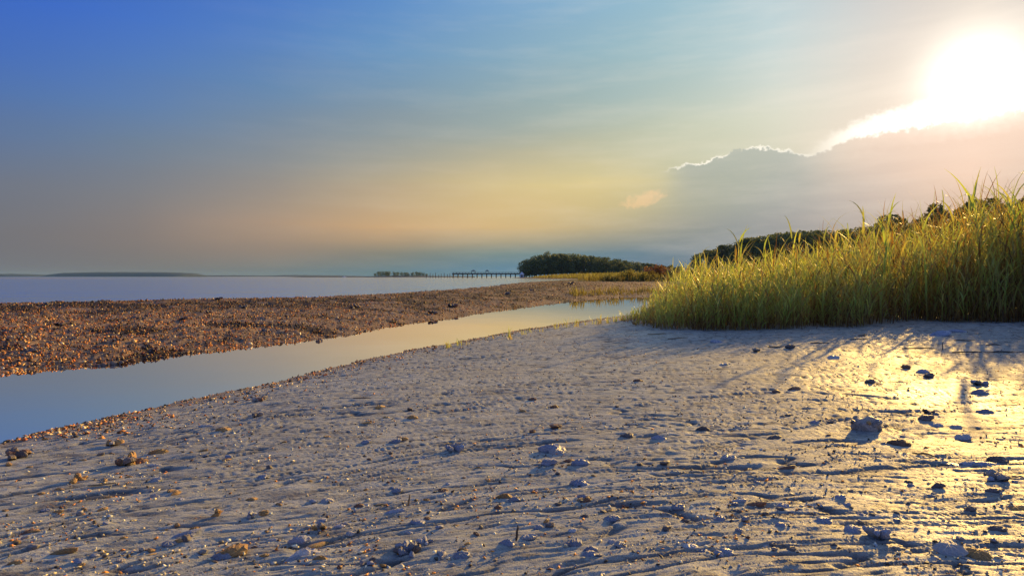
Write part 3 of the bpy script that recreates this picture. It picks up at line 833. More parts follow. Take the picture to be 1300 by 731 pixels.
def in_poly(x, y, P): return poly_sd(x, y, P) + .30 * perlin(x * 1.9, y * 1.9, 64) - .06 < 0


STAND = [(2.15, 11.9), (2.05, 10.6), (2.3, 9.6), (2.85, 9.02), (3.5, 8.86), (4.4, 9.3), (5.5, 9.7), (6.3, 10.3), (6.9, 10.7), (7.0, 9.95), (8.2, 9.85), (10.5, 9.4), (13.5, 9.0), (16, 10), (18, 15), (15, 20), (11, 22), (8.6, 21), (6.3, 18.2), (4.3, 15.6), (3.1, 13.7)]
HX = [(1.9, .30), (2.4, .68), (2.8, .95), (3.3, 1.06), (4.0, 1.13), (4.8, 1.22), (5.8, 1.50), (7.0, 1.68), (8.2, 2.05), (9.2, 2.5), (11, 2.75), (18, 2.9)]  # unseen stand beyond the right edge raised to shade the mud


def stand_h(x, y):
    e = np.clip(-poly_sd(x, y, STAND) / .5, 0, 1)
    return np.interp(x - (y - 10) * .18, [p[0] for p in HX], [p[1] for p in HX]) * (.62 + .38 * e) * (1 + .20 * perlin(x * 1.0, y * 1.0, 61) + .10 * perlin(x * 3.1, y * 3.1, 62))


def scatter(P, n, r, power=0.0):
    P_ = np.array(P); lo = P_.min(0); hi = P_.max(0); out = []
    while len(out) < n:
        x = r.uniform(lo[0], hi[0], n); y = r.uniform(lo[1], hi[1], n)
        ok = in_poly(x, y, P) & (r.uniform(0, 1, n) < (9.0 / np.maximum(y, 9)) ** power) & (perlin(x * 2.3, y * 2.3, 63) > -.55)
        out += list(zip(x[ok], y[ok]))
    return np.array(out[:n])


gr = np.random.default_rng(21)
q = scatter(STAND, 6000, gr, 4.0)
z = ground_h(q[:, 0], q[:, 1])[0]
hh = stand_h(q[:, 0], q[:, 1]) * gr.uniform(.55, 1.04, len(q)) * np.where(gr.random(len(q)) < .12, 1.34, 1)
hh = np.minimum(hh, 1.15 * np.interp(q[:, 0], [p[0] for p in HX], [p[1] for p in HX])).clip(0, 2.75)
v, f, tn = grass_plants(np.column_stack([q, z - .01]), hh, 7, gr, 4, .0135, .008, np.interp(q[:, 0], [3, 6, 9], [-.04, .08, .26]))  # tone browner to the right, painting in the warm flare light there
# scruffy short growth and dead stems round the feet
q2 = scatter(STAND, 15000, gr, 2.0); z2 = ground_h(q2[:, 0], q2[:, 1])[0]; n2 = len(q2)
vb, fb, tb = blades(np.column_stack([q2, z2 - .01]), gr.uniform(0, 6.28, n2), gr.uniform(.18, .62, n2) * stand_h(q2[:, 0], q2[:, 1]), np.abs(gr.normal(.08, .2, n2)), gr.uniform(0, 1.0, n2), gr.uniform(.008, .016, n2), gr.uniform(0, .15, n2), gr.uniform(.0, .42, n2), 3, gr)
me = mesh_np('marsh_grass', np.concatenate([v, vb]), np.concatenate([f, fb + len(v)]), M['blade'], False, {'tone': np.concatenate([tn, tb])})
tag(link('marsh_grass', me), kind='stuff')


# single plants one can pick out: stem and leaves as parts
def plant_proto(seed, hh, nleaf=7, wid=.013, droop=1.0, tone=.5):
    r = np.random.default_rng(seed); az = r.uniform(0, 6.28); root = empty('marsh_grass_plant')
    one = lambda a: np.array([a], float)
    v, f, tn = blades(np.zeros((1, 3)), one(az), one(hh * .95), one(.04), one(r.uniform(.05, .22)), one(.010), one(tone * .5), one(tone), 6, r)
    link('stem', mesh_np('stem', v, f, M['blade'], False, {'tone': tn}), root)
    st = v.reshape(-1, 2, 3).mean(1)
    for k in range(nleaf):
        s = .12 + .84 * (k + r.uniform(0, .6)) / nleaf; i = s * 6; j = min(5, int(i)); p = st[j] * (1 - (i - j)) + st[j + 1] * (i - j)
        tt = float(np.clip(tone + r.normal(0, .12) - (1 - s) ** 2 * .4, .05, 1))
        v, f, tn = blades(p[None], one(az + k * 2.7 + r.normal(0, .4)), one(hh * r.uniform(.25, .42) * (1.1 - .35 * s)), one(r.uniform(.15, .4)), one(r.uniform(.5, 1.9) * droop), one(wid * r.uniform(.8, 1.2)), one(tt), one(min(1, tt + .1)), 6, r)
        link('leaf', mesh_np('leaf', v, f, M['blade'], False, {'tone': tn}), root)
    return root


protos = []
def place_plant(k, x, y, h, label, group=None):
    p = protos[k]; used = p.get('_used', 0)
    o = copy_tree(p) if used else p
    p['_used'] = 1
    o.location = (x, y, gz(x, y) - .01); o.rotation_euler = (0, 0, random.uniform(0, 6.28)); o.scale = (h,) * 3
    for kk in ('label', 'group', '_used'):
        if kk in o and o is not p: del o[kk]
    tag(o, label, 'grass plant', group)


for i in range(11): protos.append(plant_proto(300 + i, 1.0, 6 + i % 3, .016 if i < 7 else .021, (1.0, .7, 1.2, .5, .9, 1.3, .8, 1.0, .7, 1.2, .6)[i], (.5, .6, .45, .7, .55, .35, .62, .85, .25, .95, .15)[i]))
tall = [(862, 12.2, 1.05, 'isolated grass spike nearest the creek, leaning slightly'), (893, 11.5, 1.30, 'thin grass spike left of the main stand top'), (930, 10.2, 1.52, 'tall bent grass stem over the left end of the stand'),
        (936, 11.0, 1.60, 'slender stem beside the bent grass stem at the left'), (968, 10.4, 1.40, 'upright stem with two curled leaves above the dark wood'), (1006, 10.1, 1.45, 'green stem standing in front of the dark wood'),
        (1014, 10.6, 1.62, 'stem leaning right above the dark wood'), (1052, 10.0, 1.50, 'stem rising level with the far tree tops'), (1090, 9.95, 1.95, 'tall stem with drooping leaves, high above the middle of the stand'),
        (1102, 10.1, 1.80, 'second tall stem with drooping leaves in the middle of the stand'), (1118, 10.2, 2.0, 'tall stem leaning right in the middle of the stand'), (1126, 11, 1.95, 'thin stem behind the pair of tall drooping stems'),
        (1150, 10.6, 1.75, 'stem above the low dark tree'), (1177, 10.3, 2.0, 'tall spike left of the rounded tree'), (1186, 10.8, 2.05, 'thin spike in front of the rounded tree'), (1206, 10.4, 1.95, 'stem between the rounded and the broad tree'),
        (1228, 10.1, 2.05, 'spike in front of the broad flat topped tree'), (1246, 10.0, 2.4, 'highest spike of the stand, pointing into the glare'), (1252, 10.6, 2.3, 'slightly lower spike right of the highest one'),
        (1262, 10.9, 2.2, 'thin tall stem near the right edge'), (1276, 10.3, 2.35, 'broad leaved tall stem near the right edge'), (1292, 10.2, 2.5, 'orange lit tall stem at the right edge'), (1297, 10.9, 2.4, 'thin stem behind the one at the right edge')]
pr_ = random.Random(3)
for i, (u, Y, h, lab) in enumerate(tall):
    x, y = at(u, Y); place_plant(i % 7, x, y, h * 1.06, lab)
for i in range(120):
    u = 838 + (1299 - 838) * (i + pr_.uniform(-.6, .6)) / 119
    v = interp([(835, 412), (900, 418), (960, 419.5), (1100, 413), (1150, 407), (1190, 411.5), (1300, 412)], u)
    x, y = px(u, v + pr_.uniform(-4, 1.2), .17); h = float(stand_h(np.array([x]), np.array([y + .3]))[0]) * pr_.uniform(.45, .95)
    sec = ('near its low left end', 'below the dark wood', 'left of the middle notch', 'right of the middle notch', 'near the right edge')[min(4, int((u - 845) / 91))]; kk = pr_.randrange(11); hw = ('short', 'tall')[h > float(stand_h(np.array([x]), np.array([y + .3]))[0]) * .7]; tw = ('green', 'bright green', 'brownish green', 'yellow green', 'green', 'brownish', 'bright green', 'pale straw', 'brown', 'pale golden', 'dead brown')[kk]
    place_plant(kk, x, y, h, f'{hw} {tw} grass plant in the front row, {sec}', f'{hw} {tw} front row grass plants {sec}')


# small tufts along the creek edge
def tuft(x, y, h, n, label, group=None, spread=.12, tone=.55, seed=0):
    r = np.random.default_rng(seed + 400); root = empty('grass_tuft', (x, y, gz(x, y) - .01), 0, label, 'grass tuft', group)
    for k in range(n):
        b = np.array([[r.normal(0, spread * .4), r.normal(0, spread * .4), 0]])
        one = lambda a: np.array([a], float)
        v, f, tn = blades(b, one(r.uniform(0, 6.28)), one(h * r.uniform(.55, 1.1)), one(abs(r.normal(.12, .12))), one(r.uniform(.1, 1.1)), one(.010), one(tone * .7), one(tone + r.normal(0, .1)), 5, r)
        link('leaf', mesh_np('leaf', v, f, M['blade'], False, {'tone': tn}), root)


for i, (u, v, hp, n, lab) in enumerate([(570, 441, 13, 5, 'sparse tuft of bent blades standing at the creek edge, leftmost of the row'), (582, 439, 12, 4, 'thin pale tuft second from the left at the creek edge'), (590, 438, 10, 4, 'short tuft just right of the thin pale one'),
                                     (620, 431, 9, 2, 'single pair of blades standing alone by the creek'), (644, 429, 18, 5, 'upright green tuft with one tall blade by the creek'), (648, 434, 11, 4, 'low tuft in front of the upright green one'),
                                     (664, 426, 11, 4, 'small bright tuft right of the upright green one'), (672, 423, 9, 3, 'few blades leaning over the creek margin'), (688, 423, 6, 3, 'tiny sprig of grass on the bank crest'),
                                     (706, 419, 11, 4, 'slim green tuft before the pair of bushy tufts'), (720, 417, 16, 6, 'left one of the pair of bushy tufts on the bank'), (731, 416, 15, 6, 'right one of the pair of bushy tufts on the bank'),
                                     (744, 413, 9, 3, 'small tuft in the gap after the bushy pair'), (753, 412, 12, 4, 'green tuft where the bank nears the main stand'), (762, 412, 14, 6, 'leafy tuft at the start of the closing row'),
                                     (772, 411, 13, 6, 'bright yellow green tuft in the closing row'), (781, 410, 11, 5, 'low tuft in the closing row'), (791, 409, 12, 6, 'dense tuft next to the outer blades of the stand'),
                                     (800, 408, 14, 6, 'tuft joining the outer blades of the stand'), (808, 407, 18, 7, 'taller tuft at the left foot of the stand'), (815, 408, 22, 8, 'tall dark tuft leading into the stand'), (823, 409, 26, 8, 'tall green tuft merging with the stand')]):
    x, y = px(u, v, .08); tuft(x, y, hp * y / FPX, n * 2, lab, None, .05 + .004 * n, .5 + .1 * math.sin(i * 2.1), i)

# far grass: bank, spit and the marsh behind
gq = []
r5 = np.random.default_rng(31)
BANK = [(11, 84), (24, 78), (44, 74), (60, 60), (70, 90), (60, 130), (30, 128), (16, 118), (10, 100)]
BACK = [(12, 24), (16, 21), (30, 20), (60, 40), (80, 80), (60, 70), (44, 74), (26, 60), (20, 42)]
SPIT = [(18, 150), (50, 140), (160, 150), (170, 300), (20, 395), (10, 330), (14, 260), (21, 200)]
def far_grass(P, n, h0, h1, w_, seg=2, power=0.):
    P_ = np.array(P); lo = P_.min(0); hi = P_.max(0); x = r5.uniform(lo[0], hi[0], n * 3); y = r5.uniform(lo[1], hi[1], n * 3)
    ok = in_poly(x, y, P) & (perlin(x * .12, y * .12, 71) > -.45); x = x[ok][:n]; y = y[ok][:n]; n = len(x)
    zb, dc, db = base_height(x, y); ok = (zb > .12) & (dc > .5); x, y, zb = x[ok], y[ok], zb[ok]; n = len(x)
    return blades(np.column_stack([x, y, zb - .05]), r5.uniform(0, 6.28, n), r5.uniform(h0, h1, n) * (1 + .35 * perlin(x * .2, y * .2, 72)), np.abs(r5.normal(.1, .15, n)), r5.uniform(0, .8, n), np.full(n, w_), r5.uniform(.0, .3, n), np.clip(.55 + .5 * perlin(x * .25, y * .25, 73) + r5.normal(0, .15, n), 0, 1), seg, r5)
for nm_, args in (('bank_grass', (BANK, 11000, .7, 1.5, .10)), ('marsh_meadow', (BACK, 9000, .6, 1.3, .06)), ('spit_grass', (SPIT, 16000, .7, 1.25, .35))):
    v, f, tn = far_grass(*args); tag(link(nm_, mesh_np(nm_, v, f, M['far_blade'], False, {'tone': tn})), kind='stuff')

# low fringe on the far bank of the creek head
x = r5.uniform(0, 1, 1500); px_ = np.interp(x, [0, .25, .5, .75, 1], [2.6, 4.4, 6.8, 9.5, 11.5]); py_ = np.interp(x, [0, .25, .5, .75, 1], [26.6, 29, 31.2, 32.5, 33.2]) + r5.uniform(-.3, 2.2, 1500) ** 1.0
zb, dc, db = base_height(px_, py_); k_ = dc > .02; px_, py_, zb = px_[k_], py_[k_], zb[k_]; n = len(px_)
v, f, tn = blades(np.column_stack([px_, py_, zb - .02]), r5.uniform(0, 6.28, n), r5.uniform(.08, .38, n) * (.6 + .8 * (perlin(px_ * .9, py_ * .9, 75) > 0)), np.abs(r5.normal(.15, .2, n)), r5.uniform(0, 1, n), np.full(n, .03), r5.uniform(0, .3, n), r5.uniform(.1, .8, n), 3, r5)
tag(link('creek_fringe_grass', mesh_np('creek_fringe_grass', v, f, M['far_blade'], False, {'tone': tn})), kind='stuff')

# shrubs on the bank
def shrub_proto(seed, mat):
    r = random.Random(seed); mb = MB(); cl = []
    for i in range(9):
        a = r.uniform(0, 6.28); rr = r.uniform(.1, .95); z = r.uniform(.35, 1.0) * (1 - rr * .35); e = (rr * math.cos(a), rr * math.sin(a), z)
        mb.tube([(0, 0, -.1), (e[0] * .4, e[1] * .4, z * .6), e], [.035, .02, .01], 5); cl.append((*e, r.uniform(.25, .42)))
        cl.append((e[0] * .8, e[1] * .8, z * .45, .3))
    v, f, tn = leaf_cloud(cl, 1300, .06, .85, seed)
    return mb.mesh('stems', M['bark'], True), mesh_np('foliage', v, f, mat, False, {'tone': tn})
SG = [shrub_proto(500 + i, M['leaves']) for i in range(3)]; SR = [shrub_proto(520, M['rust_leaves'])]; SY = [shrub_proto(530 + i, M['far_blade']) for i in range(2)]
for u, v, Y, wdt, pr, lab in [(777, 345.5, 86, 1.5, SY[0], 'low yellow green bush at the left tip of the shrubby bank'), (790, 343, 88, 1.6, SY[1], 'rounded yellow green bush beside the bank tip'), (803, 341, 88, 1.7, SY[0], 'pale bush left of the red brown one'),
                              (817, 341, 84, 1.5, SY[1], 'dull green bush before the red brown one'), (834, 334, 92, 2.0, SR[0], 'large red brown bush on the shrubby bank'), (822, 337, 96, 1.5, SR[0], 'smaller red brown bush behind the bank'),
                              (848, 338, 88, 1.4, SR[0], 'rusty bush right of the large red brown one'), (858, 340, 84, 1.3, SG[0], 'dark green bush between the rusty bush and the grass stand'), (868, 337, 90, 1.6, SG[1], 'taller dark green bush near the grass stand'),
                              (880, 336, 86, 1.5, SG[2], 'leafy green bush showing over the left of the stand'), (893, 337, 80, 1.3, SG[0], 'green bush partly behind the grass stand'), (908, 335, 82, 1.6, SG[1], 'green bush seen through the thin grass tops'),
                              (925, 334, 84, 1.8, SG[2], 'bush behind the left grass spikes'), (945, 332, 82, 1.8, SG[0], 'bush behind the stand below the dark wood'), (965, 330, 80, 1.8, SG[1], 'bush lowest in front of the dark wood')]:
    x, y = at(u, Y); z = shore_z(x, y); h = (hgt(v, Y) - z)
    t = empty('shrub', (x, y, z), u * .7, lab, 'shrub'); link('stems', pr[0], t, scale=(wdt, wdt, h)); link('foliage', pr[1], t, scale=(wdt, wdt, h / 1.15))
# ------------------------------------------------------------------ shells and stones
def shell_mesh(name, kind, seed, mat):
    """unit shells about 1 long, lying on z = 0"""
    r = np.random.default_rng(seed); nt, nr = 20, 6
    th = np.linspace(0, 2 * math.pi, nt, endpoint=False); V = []; 
    if kind == 'oyster':
        asp = r.uniform(.36, .62); out = (1 + .12 * np.cos(th) + .10 * np.cos(2 * th + r.uniform(0, 6)) + .07 * np.sin(3 * th + r.uniform(0, 6)) + r.normal(0, .07, nt)) * .46
        bend = r.uniform(-.25, .25)
        def P(rho, t, o):
            x = rho * o * np.cos(t); y = rho * o * np.sin(t) * asp / .9 * (1 + .5 * (x / .5)) + bend * x * x * 2; return x, y
        hh = r.uniform(.10, .17)
        for j in range(1, nr + 1):
            rho = j / nr; x, y = P(rho, th, out); fl = .028 * math.sin(j * 3.0) + r.normal(0, .017, nt)
            V.append(np.stack([x, y, hh * (1 - rho ** 2.2) + fl + .01], 1))
        top = [0, 0, hh + .01]
    elif kind == 'clam':
        out = .5 * (1 + .10 * np.cos(th) + r.normal(0, .03, nt)); hh = .14
        for j in range(1, nr + 1):
            rho = j / nr; x = rho * out * np.cos(th); y = rho * out * .86 * np.sin(th); rib = .035 * np.cos(th * 10) * rho
            V.append(np.stack([x, y, hh * max(0, 1 - rho ** 2) ** .85 + rib * (1 if j < nr else 0) + .005 * math.sin(j * 4)], 1))
        top = [0, 0, hh]
    elif kind == 'razor':
        for j in range(1, nr + 1):
            rho = j / nr; x = rho * .5 * np.sign(np.cos(th)) * np.abs(np.cos(th)) ** .6; y = rho * .11 * np.sin(th) + .10 * x * x * 2 + r.normal(0, .003, nt)
            V.append(np.stack([x, y, .075 * (1 - rho ** 2.5) + r.normal(0, .003, nt) + .005], 1))
        top = [0, 0, .08]
    else:                                                     # stone
        pass
    if kind in ('oyster', 'clam', 'razor'):
        rings = V; v = np.concatenate([[top]] + rings + [np.column_stack([rings[-1][:, 0] * .9, rings[-1][:, 1] * .9, np.full(nt, -.10)])])
        f = [(0, 1 + k, 1 + (k + 1) % nt) for k in range(nt)]
        for j in range(nr):
            for k in range(nt):
                a = 1 + j * nt + k; b = 1 + j * nt + (k + 1) % nt; f.append((a, a + nt, b + nt, b))
        me = bpy.data.meshes.new(name); me.from_pydata([tuple(map(float, p)) for p in v], [], f); me.update()
    elif kind == 'snail':
        mb = MB(); pts = []; rad = []
        for i in range(34):
            a = i * .55; s = i / 33; R_ = .30 * s ** 1.1
            pts.append((.45 - .85 * s + 0, R_ * math.cos(a) * .62, .2 + R_ * math.sin(a) * .62)); rad.append(.02 + .17 * s ** 1.2)
        mb.tube(pts, rad, 8); me = mb.mesh(name, mat)
    else:
        import bmesh
        bm = bmesh.new(); bmesh.ops.create_icosphere(bm, subdivisions=3, radius=.5)
        sx, sy, sz = r.uniform(.8, 1.0), r.uniform(.55, .85), r.uniform(.35, .6)
        from mathutils import noise as mn
        pl = [(Vector(r.normal(size=3)).normalized(), r.uniform(.36, .47)) for _ in range(7)]
        for vv in bm.verts:
            for nrm, dd in pl:
                e = vv.co.dot(nrm) - dd
                if e > 0: vv.co -= nrm * e * .85
            k = 1 + .42 * mn.noise(vv.co * 3.2 + Vector((seed, 0, 0))) + .16 * mn.noise(vv.co * 9)
            vv.co = Vector((vv.co.x * sx * k, vv.co.y * sy * k, vv.co.z * sz * k + sz * .22))
        me = bpy.data.meshes.new(name); bm.to_mesh(me); bm.free()
    if kind != 'snail': me.materials.append(mat)
    me.polygons.foreach_set('use_smooth', [kind in ('snail', 'stone')] * len(me.polygons))
    return me


_cache = {}
def shp(kind, mat, var):
    k = (kind, mat, var)
    if k not in _cache: _cache[k] = shell_mesh(kind, kind, 600 + var + 10 * ('oyster', 'clam', 'razor', 'snail', 'stone').index(kind), M[mat])
    return _cache[k]


NAMES = {'oyster': ('oyster_shell', 'oyster shell'), 'clam': ('clam_shell', 'clam shell'), 'razor': ('razor_shell', 'razor shell'), 'snail': ('whelk_shell', 'whelk shell'), 'stone': ('stone', 'stone')}
rs_ = random.Random(9)


def put_shell(kind, mat, x, y, size, rz, label, group=None, var=None, tilt=None, fat=1.0):
    var = rs_.randrange(5) if var is None else var
    nm_, cat = NAMES[kind]
    tx, ty = tilt if tilt else (rs_.uniform(-.28, .28), rs_.uniform(-.28, .28))
    o = link(nm_, shp(kind, mat, var), None, (x, y, gz(x, y) + size * .05), (tx, ty, rz), (size, size * fat, size * (.8 if kind == 'stone' else 1.1)))
    return tag(o, label, cat, group)


def cluster(x, y, size, mats, n, label, seed, group=None, up=.8):
    r = random.Random(seed)
    t = empty('oyster_cluster', (x, y, gz(x, y)), r.uniform(0, 6.28), label, 'oyster cluster', group)
    for i in range(n):
        a = i / n * 6.28 + r.uniform(-.4, .4); rr = size * r.uniform(.08, .30)
        s = size * r.uniform(.38, .62)
        link('shell', shp('oyster', mats[i % len(mats)], r.randrange(5)), t, (rr * math.cos(a), rr * math.sin(a), s * r.uniform(.0, .3)), (r.uniform(-up, up), -r.uniform(.1, up), a + r.uniform(-.5, .5)), (s, s, s * 1.7))
    return t


